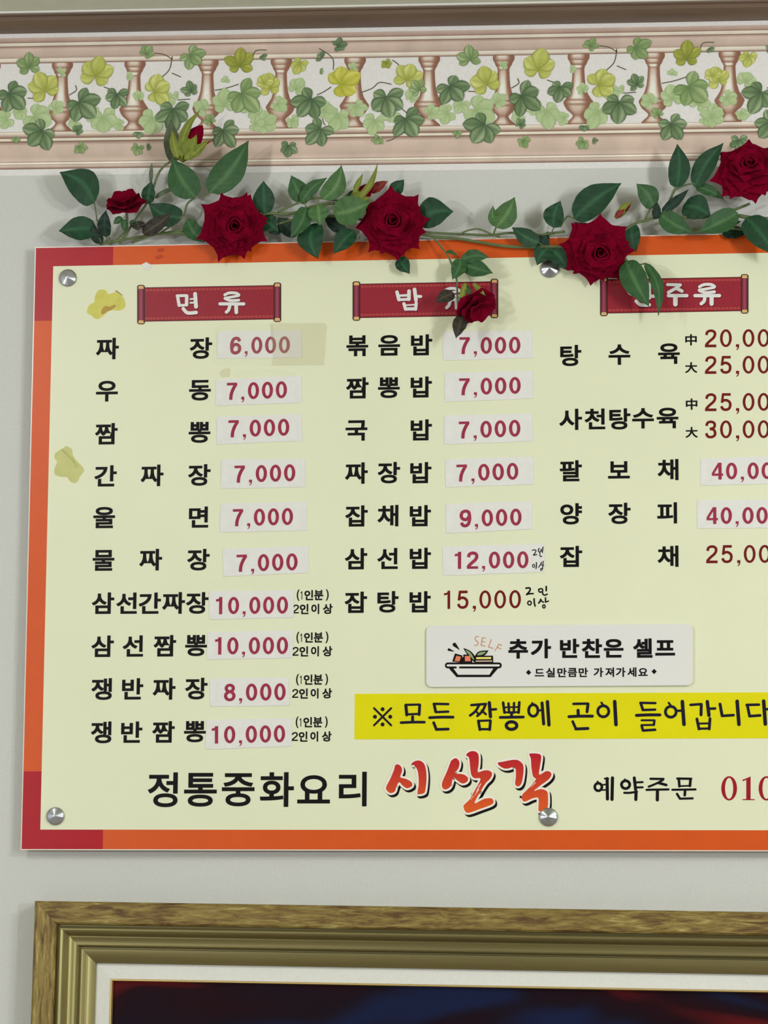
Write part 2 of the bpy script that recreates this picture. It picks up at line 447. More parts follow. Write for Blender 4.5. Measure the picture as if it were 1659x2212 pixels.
IV = dict(D=((54, 80, 52), (172, 190, 148), (92, 120, 80)), G=((88, 118, 70), (188, 204, 152), (124, 152, 94)), Y=((136, 146, 54), (226, 228, 150), (184, 190, 92)),
          P=((150, 176, 118), (200, 214, 172), (176, 198, 144)), O=((112, 124, 44), (190, 190, 92), (148, 156, 66)), B=((150, 160, 40), (226, 220, 120), (192, 190, 70)))
leaf_list = [
 (120,235,20,40,'P'),(200,250,22,120,'P'),(355,215,24,-20,'P'),(440,235,22,140,'P'),(540,240,26,60,'P'),(600,225,22,-40,'P'),(700,240,24,20,'P'),(770,230,24,-60,'P'),(850,245,26,200,'P'),(930,245,22,30,'P'),(45,240,22,-120,'P'),(300,210,16,100,'P'),(570,180,20,70,'Y'),(905,195,24,120,'G'),(130,160,14,40,'P'),(275,165,12,0,'P'),(760,150,14,60,'P'),
 (223,255,36,-80,'P'),(75,252,42,-30,'P'),(165,265,18,200,'P'),(330,256,34,250,'P'),(260,270,17,180,'P'),(385,208,12,180,'P'),(486,228,32,100,'P'),(487,178,12,90,'P'),(552,268,22,0,'P'),
 (640,192,24,60,'P'),(567,267,30,30,'P'),(631,260,18,300,'P'),(730,250,34,250,'P'),(810,262,30,260,'P'),(888,212,18,60,'P'),(15,258,26,200,'P'),
 (64,145,31,100,'G'),(98,196,38,110,'Y'),(207,165,42,80,'Y'),(334,198,38,20,'Y'),(518,143,36,95,'O'),(584,190,28,100,'Y'),(648,138,22,250,'Y'),(737,182,42,30,'B'),(880,172,34,70,'Y'),
 (22,203,42,-50,'D'),(92,285,44,-130,'D'),(35,297,14,-90,'G'),(172,222,44,-40,'D'),(253,205,32,-100,'D'),(166,284,15,60,'D'),(172,317,17,-60,'G'),
 (316,117,19,60,'G'),(412,120,33,-40,'G'),(375,238,44,-90,'D'),(413,198,22,110,'D'),(300,286,14,-90,'D'),(298,320,17,-110,'G'),(318,318,10,0,'D'),
 (523,203,46,-45,'G'),(483,282,38,-60,'D'),(455,262,16,120,'G'),(567,120,12,-60,'D'),(672,216,42,-120,'D'),(730,100,18,20,'D'),(697,125,14,150,'D'),(692,155,8,0,'G'),
 (692,280,38,-130,'D'),(624,317,24,-90,'D'),(835,135,15,-70,'O'),(835,212,48,-85,'D'),(878,258,42,-60,'D'),(817,300,15,-110,'G')]
stem_list = [[(372,122),(366,150),(348,168)],[(372,128),(355,118),(335,115)],[(465,195),(490,190),(515,182)],[(545,130),(552,110),(575,108)],[(60,212),(85,213)],[(150,205),(165,195),(163,185)],
             [(225,188),(245,195)],[(685,205),(700,198),(715,188)],[(720,150),(718,125),(690,105)],[(780,200),(805,190),(820,178),(845,182)],[(862,165),(862,142),(848,130)],[(695,245),(698,262),(702,270)],
             [(385,216),(410,214)],[(372,158),(390,166)],[(868,235),(880,245)],[(835,305),(850,300),(860,290)]]
PER = pit * 6
iv0 = [0]
def ivy(cx, cz, r, ang, kind, shift):
    da, hi, md = [C(*c) for c in IV[kind]]
    b = MB(); iv0[0] += 1
    lv = .0014 + (iv0[0] % 9) * .00006 + (.0006 if kind in 'DG' else .0003 if kind in 'YBO' else 0)
    rnd = random.Random(iv0[0] % 53 * 7 + int(r))
    wf = 1.22 if kind in 'PYB' else 1
    lobes = [(0, 1.02, .34 * wf), (54, .93, .31 * wf), (-56, .9, .31 * wf), (112, .72, .26 * wf), (-115, .68, .26 * wf)]
    if r < 16: lobes = lobes[:3]
    for q, (da_, ln, wd) in enumerate(sorted(lobes, key=lambda t: t[1])):
        a = math.radians(ang + da_ + rnd.uniform(-8, 8)); L_ = r * kp * ln * rnd.uniform(.84, 1.14); w = r * kp * wd * rnd.uniform(.95, 1.15)
        dx, dz = math.cos(a), math.sin(a)
        ts = [0, .15, .35, .55, .75, .9, 1.0]
        ws = [.12, .42, .84, 1.0, .84, .50, .03]
        lit = rnd.uniform(.35, 1)
        vs, cs, fs = [], [], []
        mixc = lambda c1, c2, k: tuple(c1[i] + (c2[i] - c1[i]) * k for i in range(3)) + (1,)
        for t, ww in zip(ts, ws):
            for s in (-1, -.55, 0, .55, 1):
                vs.append((cx + shift + dx * L_ * t - dz * w * ww * s, -lv - q * .000012, cz + dz * L_ * t + dx * w * ww * s))
                k = .0 if abs(s) == 1 else (.12 if s == 0 else (1.0 if s > 0 else .5))
                c = mixc(md, hi, k * lit) if abs(s) < 1 else mixc(md, da, .55)
                c = mixc(da, c, min(1, .25 + t * 1.5))
                cs.append(c)
        for i in range(6):
            for j in range(4):
                a0 = i * 5 + j; fs.append((a0, a0 + 1, a0 + 6, a0 + 5))
        b.add(vs, fs, cs)
    b.obj('printed_ivy_leaf', M['print'], wb)
for rep in range(-1, 3):
    sh = PER * rep
    for st in stem_list:
        k = Ink(); k.stroke(st, 2.2, 4)
        o = k.lay('printed_vine', M['print'], .0013, parent=wb, col=C(104, 100, 84))
        o.location = (sh, 0, 0)
    for (u, v, r, a, kd) in leaf_list:
        c = P(u, v)
        if XL + .1 < c.x + sh < XR - .1: ivy(c.x, c.z, r * 1.12, a, kd, sh)

# ------------------------------------------------------------------ menu board
DB = .022            # its face stands this far off the wall
F1, F2, F3, F4 = DB + .0003, DB + .0006, DB + .0009, DB + .0012
board = empty('menu_board', P(640, 1834, DB))
tag(board, 'large cream restaurant menu board with orange border and red corners, behind the roses', 'menu board')
ez = Vector((-UX[1], 0, UX[0])); ex = Vector((UX[0], 0, UX[1]))
OTL = P(77.8, 536, DB)
def bl(p):        # pixel -> board coordinates (a, b) with the top left corner at 0, 0
    q = P(p[0], p[1], DB) - OTL
    return q.dot(ex), q.dot(ez)
def bw(a, b, d): return OTL + ex * a + ez * b + Vector((0, -(d - DB), 0))
BH = bl((48.6, 1834))[1]; BW = bl((2300, 500))[0]
ia, ib = bl((113.3, 575.3)); ic, idd = bl((89, 1792))
ia = (ia + ic) / 2
mb = MB()
e = .0016
pts = [(-e, e), (BW + e, e), (BW + e, BH - e), (-e, BH - e)]
vs = [bw(a, b, DB) for a, b in pts] + [bw(a, b, DB - .007) for a, b in pts]
mb.add(vs, [(3, 2, 1, 0), (4, 5, 6, 7), (0, 1, 5, 4), (1, 2, 6, 5), (2, 3, 7, 6), (3, 0, 4, 7)])
mb.obj('acrylic_panel', M['acrylic_edge'], board)
def brect(name, m, a0, b0, a1, b1, d, poly=None):
    p = poly or [(a0, b0), (a1, b0), (a1, b1), (a0, b1)]
    return mesh(name, [bw(a, b, d) for a, b in p], [tuple(range(len(p)))[::-1]], m, board)
brect('printed_field', M['cream'], ia, ib, BW - ia, idd, F1)
rx = bl((244.8, 540))[0]; ry = bl((70, 693.5))[1]; ry2 = bl((50, 1666.4))[1]; rx2 = bl((222, 1830))[0]
brect('border_corner', M['red'], 0, 0, 0, 0, F1, [(0, 0), (rx, 0), (rx, ib), (ia, ib), (ia, ry), (0, ry)])
brect('border_corner', M['red'], 0, 0, 0, 0, F1, [(0, BH), (0, ry2), (ia, ry2), (ia, idd), (rx2, idd), (rx2, BH)])
brect('border_corner', M['red'], 0, 0, 0, 0, F1, [(BW, 0), (BW, ry), (BW - ia, ry), (BW - ia, ib), (BW - rx, ib), (BW - rx, 0)])
brect('border_corner', M['red'], 0, 0, 0, 0, F1, [(BW, BH), (BW - rx2, BH), (BW - rx2, idd), (BW - ia, idd), (BW - ia, ry2), (BW, ry2)])
brect('border_strip', M['orange'], rx, 0, BW - rx, ib, F1)
brect('border_strip', M['orange'], rx2, idd, BW - rx2, BH, F1)
brect('border_strip', M['orange'], 0, ry, ia, ry2, F1)
brect('border_strip', M['orange'], BW - ia, ry, BW, ry2, F1)

# standoff screws
for (u, v, r) in ((147, 601, 18.6), (120.3, 1763, 19), (1187.5, 581, 20), (1185, 1765, 20), (2232, 562, 20.5), (2242, 1768, 20.5)):
    c = P(u, v, F1); R_ = r * pxs(u, v, DB)
    o = empty('standoff_screw', c); o.parent = board; o.location = c - org(board)
    prof_ = [(.0, .0085), (.25, .0074), (.55, .0060), (.85, .0046), (.97, .0038), (1.0, .0028), (1.0, 0)]
    vs, fs = [(c.x, c.y - prof_[0][1], c.z)], []
    n = 40
    for rr, dd in prof_[1:]:
        for i in range(n):
            a = 2 * pi * i / n; vs.append((c.x + R_ * rr * math.cos(a), c.y - dd, c.z + R_ * rr * math.sin(a)))
    for i in range(n):
        j = (i + 1) % n; fs.append((0, 1 + i, 1 + j))
        for k in range(len(prof_) - 2): fs.append((1 + k * n + i, 1 + (k + 1) * n + i, 1 + (k + 1) * n + j, 1 + k * n + j))
    mesh('cap', vs, fs, M['steel'], o, smooth=True)
    vs, fs = [], []
    for y in (-DB + .0072, -.0004):
        for i in range(20):
            a = 2 * pi * i / 20; vs.append((c.x + R_ * .6 * math.cos(a), y, c.z + R_ * .6 * math.sin(a)))
    fs = [(i, (i + 1) % 20, (i + 1) % 20 + 20, i + 20) for i in range(20)]
    mesh('barrel', vs, fs, M['steel'], o, smooth=True)

# dish names
def words(name, items, w, h, m=M['black'], d=F2, bold=.017, parent=board, fit=False):
    for ch, u, v in items:          # every syllable is a part of its own
        b = MB(); put_glyph(b, ch, u, v, w, h, d, bold, fit); b.obj(name, m, parent)
rows = [
 [('짜',232,753),('장',434,752)], [('우',231,845),('동',432,843)], [('짬',229.5,937),('뽕',431,934)], [('간',228,1028),('짜',328.5,1027),('장',430.5,1026)],
 [('울',225,1118),('면',429,1117)], [('물',223.5,1210.5),('짜',325.5,1209),('장',428.5,1209)],
 [('삼',222.5,1303),('선',273.5,1303),('간',323.5,1303),('짜',375,1302.5),('장',426,1302.5)],
 [('삼',221.5,1396),('선',287,1395.5),('짬',356,1395),('뽕',423.5,1394.5)],
 [('쟁',219.5,1488.5),('반',286.5,1488),('짜',354.5,1488),('장',424,1487.5)],
 [('쟁',218.5,1582),('반',284.5,1581.5),('짬',353,1581),('뽕',421,1580.5)]]
for r in rows: words('dish_name_lettering', r, 48.5, 46.5)
rows = [
 [('볶',771.8,747),('음',840.7,746),('밥',910.7,745)], [('짬',771.8,838),('뽕',840,837.5),('밥',910,836)], [('국',770,930),('밥',910,928.7)],
 [('짜',769.8,1022),('장',840,1021),('밥',909,1021)], [('잡',770,1114.6),('채',838,1114),('밥',908,1114)], [('삼',769,1207),('선',837,1206.5),('밥',908,1206)],
 [('잡',768.6,1301),('탕',838,1300),('밥',907.5,1300)],
 [('탕',1233,768),('수',1338,766),('육',1445,764)], [('사',1232.6,906),('천',1285,905),('탕',1339,905),('수',1389,903.6),('육',1442,903)],
 [('팔',1233,1017),('보',1337,1015),('채',1443,1014.5)], [('양',1233.7,1110),('장',1338,1109),('피',1441,1108)], [('잡',1233.4,1202),('채',1443,1201.6)]]
for r in rows: words('dish_name_lettering', r, 48.5, 46.5)
words('size_lettering', [('中',1492.7,734)], 25, 25, bold=.015, fit=True); words('size_lettering', [('大',1493,794)], 27, 24, bold=.015, fit=True)
words('size_lettering', [('中',1494,873)], 25, 25, bold=.015, fit=True); words('size_lettering', [('大',1494,934)], 27, 24, bold=.015, fit=True)
for y1, y2, x in ((1285.5, 1315.5, 676), (1377, 1407, 675.3), (1468, 1498, 674.6), (1560, 1591, 673.8)):
    b = MB()
    for ch, dx, w_, h_ in (('(', -32, 6, 25), ('인', -9, 19, 22), ('분', 12.5, 20, 22), (')', 31, 6, 25)): put_glyph(b, ch, x + dx, y1 - dx * .009, w_, h_, F2, .03, True)
    number(b, '1', x - 28, y1 + 9.5, x - 21, y1 + 9.4, 18, F2, w=.15)
    number(b, '2', x - 43.5, y2 + 9.5, x - 30, y2 + 9.4, 19, F2, w=.15)
    for ch, dx, w_, h_ in (('인', -19, 19, 22), ('이', 5, 17, 22), ('상', 32, 21, 22)): put_glyph(b, ch, x + dx, y2 - dx * .009, w_, h_, F2, .03, True)
    b.obj('portion_note_lettering', M['black'], board)
words('headline_lettering', [('정',351.5,1706),('통',433,1706),('중',514.5,1706),('화',598,1705.5),('요',677.6,1705),('리',762,1704.5)], 73, 74, bold=.002)
def price_print(txt, x0, y0, x1, y1, h, w=.145, m='maroon', adv=.82, cadv=.41):
    b = MB(); number(b, txt, x0, y0, x1, y1, h, F2, adv, cadv, w); return b.obj('price_lettering', M[m], board)
price_print('15,000', 955, 1315.5, 1125.3, 1314, 39.5)
for x, y in ((1522.8, 750), (1522.8, 807.5), (1523, 888), (1523, 947), (1525.5, 1216.5)):
    price_print({750: '20,000', 807.5: '25,000', 888: '25,000', 947: '30,000', 1216.5: '25,000'}[y], x, y, x + 172, y - .7, 39.5)

# brush lettering drawn stroke by stroke
def strokes(lst, ox=0, oy=0, k=None, f=1):
    k = k or Ink()
    for s in lst:
        if s[0] == 'o': k.ring(s[1] + ox, s[2] + oy, s[3], s[4], s[5] * f)
        elif s[0] == 'd': k.disc(s[1] + ox, s[2] + oy, s[3])
        else: k.stroke([(x + ox, y + oy) for x, y in s[1]], s[0] * f, 4 if len(s[1]) > 2 else 0)
    return k
RYU = [(26, [(1003,180),(1050,160),(1120,162),(1152,180)]), (24, [(1150,188),(1080,202),(1005,214)]), (26, [(1005,218),(1060,240),(1150,236)]),
       (30, [(952,275),(1203,276)]), (30, [(1058,285),(1045,335),(1020,362)]), (34, [(1122,285),(1125,365)])]
H1 = [(30, [(505,192),(522,290)]), (26, [(500,190),(600,188)]), (32, [(602,192),(600,285)]), (24, [(518,292),(600,288)]), (16, [(640,225),(685,222)]), (16, [(640,264),(685,262)]),
      (36, [(690,170),(700,305)]), (32, [(565,325),(610,370),(702,366)])]
H2 = [(32, [(525,200),(545,280)]), (34, [(652,190),(650,275)]), (22, [(540,238),(650,233)]), (26, [(545,280),(650,276)]), (34, [(710,172),(725,285)]), (28, [(725,246),(775,246)]),
      (30, [(598,322),(615,380)]), (30, [(727,315),(722,380)]), (14, [(612,338),(722,333)]), (30, [(615,378),(722,376)])]
H3 = [('o', 405, 210, 48, 45, 32), (36, [(560,160),(565,290)]), (30, [(565,276),(612,276)]), (30, [(435,325),(480,362),(565,362)]),
      (26, [(747,160),(875,163)]), (28, [(868,168),(815,205),(755,238)]), (30, [(830,195),(890,225)]), (30, [(755,270),(938,270)]), (40, [(825,280),(825,355)]),
      (26, [(1065,182),(1110,160),(1180,160),(1215,180)]), (24, [(1210,188),(1140,202),(1062,214)]), (26, [(1062,218),(1120,240),(1213,232)]), (30, [(1020,270),(1263,270)]), (30, [(1118,285),(1110,325),(1082,350)]), (36, [(1185,285),(1185,352)])]
def header(x0, x1, yt0, yt1, sc, ou, ov, st, ryu=None):
    """a printed scroll: x0..x1 outer pixels, top of the rolls at yt0 (left) and yt1 (right)"""
    ang = lambda x: yt0 + (yt1 - yt0) * (x - x0) / (x1 - x0)
    def Q(name, m, pts, d, **kw):
        k = Ink(); k.poly([(x, ang(x) + y) for x, y in pts]); return k.lay(name, m, d, parent=kw.pop('parent'), **kw)
    b = Ink(); b.poly([(x, ang(x) + y) for x, y in ((x0 + 14, 5.5), (x1 - 14, 5.5), (x1 - 14, 79.5), (x0 + 14, 79.5))])
    root = b.lay('header_scroll', M['vcg'], F2, parent=board, col=C(92, 24, 30))
    Q('scroll_sheet', M['scroll'], [(x0 + 14, 7.3), (x1 - 14, 7.3), (x1 - 14, 77.7), (x0 + 14, 77.7)], F3, parent=root)
    for yy in (9.5, 70.5):
        k = Ink(); n = 34
        for i in range(n):
            xa = x0 + 17 + (x1 - x0 - 34) * i / n; xb = xa + (x1 - x0 - 34) / n * .78
            k.poly([(xa, ang(xa) + yy), (xb, ang(xb) + yy), (xb + 1.5, ang(xb) + yy + 4.6), (xa + 1.5, ang(xa) + yy + 4.6)])
        k.lay('scroll_trim', M['vcg'], F3 + .0001, parent=root, col=C(176, 66, 66))
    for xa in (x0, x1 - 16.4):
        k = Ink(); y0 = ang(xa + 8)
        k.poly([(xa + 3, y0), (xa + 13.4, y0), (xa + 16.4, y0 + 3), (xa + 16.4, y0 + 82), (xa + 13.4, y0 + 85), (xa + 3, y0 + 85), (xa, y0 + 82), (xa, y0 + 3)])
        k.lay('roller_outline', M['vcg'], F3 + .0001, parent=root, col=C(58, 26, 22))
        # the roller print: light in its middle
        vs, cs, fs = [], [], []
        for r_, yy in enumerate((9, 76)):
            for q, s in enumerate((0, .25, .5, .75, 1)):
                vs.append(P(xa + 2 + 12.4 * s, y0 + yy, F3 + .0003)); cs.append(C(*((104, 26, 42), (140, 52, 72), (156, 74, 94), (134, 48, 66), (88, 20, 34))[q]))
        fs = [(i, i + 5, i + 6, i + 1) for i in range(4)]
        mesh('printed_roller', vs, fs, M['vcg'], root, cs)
        for yy in (2, 76.5):
            k = Ink(); k.poly([(xa + 3.2, y0 + yy), (xa + 13.2, y0 + yy), (xa + 14.2, y0 + yy + 6.5), (xa + 2.2, y0 + yy + 6.5)])
            k.lay('printed_roller_end', M['vcg'], F3 + .0003, parent=root, col=C(222, 178, 118))
    k = strokes(st, f=1.14)
    if ryu: strokes(RYU, *ryu, k, 1.14)
    k2 = Ink(); k2.merge(k, lambda p: (p[0] + 6, p[1] + 8))
    k2.lay('lettering_shadow', M['vcg'], F3 + .0002, sc, ou, ov, root, C(96, 22, 36))
    k.lay('header_lettering', M['white_plastic'], F3 + .0004, sc, ou, ov, root)
header(296.4, 607.3, 615.6, 610.2, 4.879, 280, 600, H1, (0, 0))
header(761.7, 1076.3, 607.8, 602, 4.879, 750, 590, H2, (28, 2))
header(1296.3, 1616.8, 598, 592.2, 4.608, 1280, 580, H3)

# reservation line
YE = [('o',135,208,32,34,22),(16,[(128,160),(136,176)]),(13,[(175,188),(215,184)]),(13,[(175,236),(215,233)]),(26,[(214,132),(217,316)]),(26,[(262,126),(258,320)]),(14,[(192,132),(225,134)]),
      ('o',380,187,37,35,23),(16,[(374,140),(381,154)]),(25,[(458,126),(470,232)]),(17,[(470,167),(533,164)]),(17,[(470,212),(533,211)]),(18,[(368,260),(420,260),(482,250)]),(26,[(474,256),(472,320)]),
      (19,[(604,134),(720,136)]),(18,[(715,145),(660,175),(588,205)]),(22,[(672,170),(745,190)]),(18,[(568,234),(620,232),(765,230)]),(26,[(666,238),(665,324)]),
      (19,[(845,132),(970,134)]),(21,[(858,136),(864,202)]),(22,[(963,136),(958,198)]),(14,[(866,200),(958,197)]),(18,[(800,233),(1008,230)]),(22,[(915,236),(911,282)]),(20,[(842,270),(868,312)]),(18,[(868,313),(982,310)])]
strokes(YE, f=1.1).lay('reservation_lettering', M['black'], F2, 4.158, 1260, 1650, board)
k = Ink(); k.ring(1310, 220, 54, 102, 34, 15); k.ring(1646, 220, 54, 102, 34, 15)
k.poly([(1464,130),(1500,114),(1503,114),(1503,316),(1540,318),(1540,326),(1428,326),(1428,318),(1464,316)]); k.poly([(1428,143),(1470,128),(1470,142),(1432,156)])
k.lay('phone_lettering', mat('crimson_print', C(158, 14, 34), noise=.1, nscale=60, **GL), F2, 4.158, 1260, 1650, board)

# shop name in brush letters: red fading to orange, white edge, black drop shadow
NM = [[(140,180),(165,170),(195,195),(200,235),(185,285),(235,300),(285,330),(290,365),(245,385),(205,360),(175,330),(150,370),(135,415),(95,428),(62,400),(60,370),(100,290),(130,215)],
 [(290,160),(345,135),(395,160),(415,220),(420,300),(410,400),(395,430),(345,438),(340,415),(350,350),(345,250),(325,195)],
 [(650,130),(685,115),(715,150),(705,210),(675,250),(750,260),(790,290),(785,325),(740,342),(690,310),(660,290),(640,360),(610,390),(575,393),(558,365),(565,320),(605,230),(635,150)],
 [(775,90),(800,60),(845,52),(885,80),(887,170),(880,240),(935,225),(985,228),(1008,255),(990,300),(950,340),(900,420),(850,520),(935,480),(1000,475),(1020,500),(1005,530),(900,570),(800,605),(765,590),(752,550),(760,530),(810,480),(860,390),(905,300),(850,295),(820,260),(810,180),(800,110)],
 [(1060,155),(1100,148),(1180,132),(1235,132),(1280,165),(1290,220),(1275,330),(1245,368),(1215,350),(1220,290),(1220,220),(1200,195),(1150,208),(1110,205),(1070,180)],
 [(1340,78),(1380,72),(1435,80),(1448,110),(1435,200),(1430,265),(1490,232),(1530,240),(1538,270),(1510,310),(1440,360),(1380,410),(1440,392),(1490,405),(1508,440),(1505,560),(1470,580),(1425,590),(1425,520),(1420,470),(1370,475),(1300,505),(1275,480),(1280,440),(1340,380),(1400,305),(1375,280),(1360,200),(1355,120)]]
kr, kw = Ink(), Ink()
for p in NM:
    kr.poly(p, 3); kw.poly(p, 3); kw.stroke(p, 36, 3, closed=True)
    for q in smooth_pts(p, 2, True): kw.disc(q[0], q[1], 18, n=12)
kb = Ink(); kb.merge(kw, lambda p: (p[0] + 15, p[1] + 20))
kb.lay('shop_name_shadow', M['black'], F2, 4.1475, 820, 1610, board)
kw.lay('shop_name_outline', M['vcg'], F2 + .0002, 4.1475, 820, 1610, board, C(240, 234, 222))
def grad(u, v):
    t = max(0, min(1, (v - 1625) / 125)); a, b_ = C(186, 20, 38), C(224, 92, 28)
    t = t ** 1.3
    return tuple(a[i] + (b_[i] - a[i]) * t for i in range(4))
kr.lay('shop_name_lettering', M['vcg'], F2 + .0004, 4.1475, 820, 1610, board, cf=grad)
kd = Ink()
for a_, b_, w_ in (((905,345),(880,400),9), ((885,395),(850,455),12), ((1395,335),(1350,380),8), ((840,455),(815,490),6), ((890,360),(868,415),5)): kd.stroke([a_, b_], w_, w2=2)
kd.lay('dry_brush_streak', M['vcg'], F2 + .0006, 4.1475, 820, 1610, board, C(240, 216, 204))

# handwriting on the board
HW = [(48,[(470,1440),(560,1430),(590,1470),(560,1540),(490,1615)]),(44,[(490,1620),(560,1595),(670,1590)]),
      (40,[(830,1470),(900,1450),(940,1480),(930,1530),(860,1550),(835,1520),(830,1470)]),(46,[(1040,1390),(1040,1510)]),(42,[(935,1555),(950,1610),(1000,1635),(1070,1605)]),
      ('o',570,1855,50,55,38),(44,[(700,1735),(705,1850),(728,1940)]),(46,[(885,1750),(870,1800),(830,1855)]),(40,[(885,1760),(920,1810),(965,1830)]),(42,[(1020,1710),(1020,1830)]),(36,[(1020,1830),(1105,1800)]),('o',975,1950,35,45,36)]
strokes(HW).lay('handwritten_note', M['black'], F2, 13.01, 1100, 1160, board)

# stains
k = Ink(); k.poly([(640,310),(810,320),(860,400),(930,410),(1080,370),(1240,480),(1310,640),(1300,760),(1200,830),(1080,840),(980,830),(860,870),(740,980),(620,1060),(500,1020),(440,960),(340,910),(340,820),(380,710),(520,620),(520,560),(550,440)], 3)
o = k.lay('glue_stain', M['stain'], F2, 11.85, 160, 600, board); tag(o, 'yellow glue stain')
k = Ink(); k.poly([(700,830),(800,720),(900,740),(1040,690),(1060,740),(960,820),(860,860),(780,920),(700,930)], 3)
k.lay('glue_residue', mat('brown_residue', C(196, 156, 78), .5, .3, noise=.1, nscale=90, alpha=.6), F3, 11.85, 160, 600, o)
k = Ink(); k.stroke([(1075,338),(1150,385),(1232,450)], 30, 4, w2=14)
k.lay('glue_residue', mat('dark_residue', C(134, 126, 66), .5, .3, noise=.1, nscale=90), F3, 11.85, 160, 600, o)
k = Ink(); k.poly([(790,380),(860,330),(960,360),(1050,440),(1070,600),(1200,780),(1370,960),(1400,1080),(1280,1240),(1200,1400),(1080,1430),(960,1350),(900,1260),(780,1250),(560,1200),(510,1080),(560,900),(600,800),(530,700),(530,560),(700,430)], 3)
o = k.lay('glue_stain', M['stain2'], F2, 13.825, 80, 940, board); tag(o, 'pale yellow glue stain')
k = Ink(); k.stroke([(750,440),(900,580),(1050,730),(1180,930)], 50, 4, w2=80)
k.lay('glue_residue', mat('olive_residue', C(196, 198, 114), .5, .3, noise=.1, nscale=90, alpha=.8), F3, 13.825, 80, 940, o)

k = Ink(); k.poly([(306,571),(316,566),(328,573),(326,578),(318,585),(312,578)]); k.lay('peeled_chip', M['paper'], F3, parent=board)
k = Ink(); k.poly([(338,538),(352,536),(356,541),(344,546)]); k.poly([(334,554),(350,550),(353,556),(338,561)])
k.lay('scratch', mat('dark_orange_scratch', C(190, 66, 24), .5, .3, noise=.1, nscale=90), F3, parent=board)
# ------------------------------------------------------------------ stuck-on things
def slab(name, pts, d0, d1, m, parent=None, warp=0):
    """thin sheet with the pixel outline pts from depth d0 to d1"""
    n = len(pts)
    vs = [P(u, v, d1) for u, v in pts] + [P(u, v, d0) for u, v in pts]
    f = [tuple(range(n)), tuple(range(2 * n - 1, n - 1, -1))] + [(i, i + n, (i + 1) % n + n, (i + 1) % n) for i in range(n)]
    f[0] = f[0][::-1]; f[1] = f[1][::-1]; f[2:] = [q[::-1] for q in f[2:]]
    return mesh(name, vs, f, m, parent)
LAB = [
 ('6,000', [(470,716),(650,713),(652,772),(469,775)], (497,765,626,763), 'white 6,000 price strip under clear tape, beside the top dish of the first column'),
 ('7,000', [(466,820),(651,812),(652,870),(466,877)], (489.3,864,620,860), 'white 7,000 price strip in the first column, directly beneath the 6,000 strip'),
 ('7,000', [(467,901),(650,894),(654,952),(468,960)], (492.4,945,625,941), 'white 7,000 price strip third from the top of the first column'),
 ('7,000', [(478,993),(659,991),(659,1052),(477,1055)], (505.5,1043,638,1039.5), 'white 7,000 price strip fourth from the top of the first column'),
 ('7,000', [(477,1088),(662.5,1084),(662.5,1146),(474,1150)], (502,1137,633,1134), 'white 7,000 price strip fifth from the top of the first column'),
 ('7,000', [(481,1185.5),(666,1180),(666.6,1237.5),(482,1245)], (510,1235.5,643,1232), 'white 7,000 price strip just above the uppermost 10,000 strip'),
 ('10,000', [(451,1277),(634,1275),(634,1334),(452.6,1338)], (462.7,1327,622,1325.6), 'uppermost white 10,000 price strip, beneath the last 7,000 strip of the first column'),
 ('10,000', [(448.5,1366),(633,1362),(631.7,1421),(446,1425)], (460.6,1414,622,1413), 'white 10,000 price strip between another 10,000 strip and the 8,000 strip'),
 ('8,000', [(453.4,1466),(623.5,1463),(627,1523.6),(453.4,1526.5)], (484,1514.6,617,1513), 'white 8,000 price strip, the only one reading 8,000, in the first column'),
 ('10,000', [(446,1555.6),(629.7,1551),(629.7,1612),(443,1618.7)], (453.7,1606.4,616,1603.5), 'lowest white 10,000 price strip, at the foot of the first column'),
 ('7,000', [(956.7,716),(1149.7,714.5),(1150.6,773.3),(956.7,779)], (991,765,1124,763.7), 'white 7,000 price strip touched by the hanging rosebud, top of the second column'),
 ('7,000', [(960,806),(1151,800.5),(1151.7,860.7),(960.7,868)], (991,854,1125,850.5), 'white 7,000 price strip second from the top of the second column'),
 ('7,000', [(959.6,898),(1150,892.5),(1151,952.4),(959.6,960.5)], (990.5,947.5,1124.5,943), 'white 7,000 price strip third from the top of the second column'),
 ('7,000', [(961.6,992),(1152.6,986.5),(1152.6,1046),(962.5,1053)], (985.6,1040.6,1120,1036), 'white 7,000 price strip just above the 9,000 strip'),
 ('9,000', [(963,1088.6),(1149,1082),(1150.4,1143),(964,1152)], (993.4,1138.7,1127,1135), 'white 9,000 price strip in the second column'),
 ('12,000', [(955.7,1181),(1176,1174),(1176,1236),(957,1243)], (978.5,1229,1141.6,1227.5), 'white 12,000 price strip with small handwriting at its right end'),
 ('40,000', [(1513,991),(1705,984),(1705,1044),(1513.5,1048.6)], (1538,1036,1700,1034.5), 'upper white 40,000 price strip, cut off by the picture edge'),
 ('40,000', [(1505.4,1081),(1702,1079),(1702,1140),(1507,1141)], (1526.5,1132,1689,1131.5), 'lower white 40,000 price strip, cut off by the picture edge')]
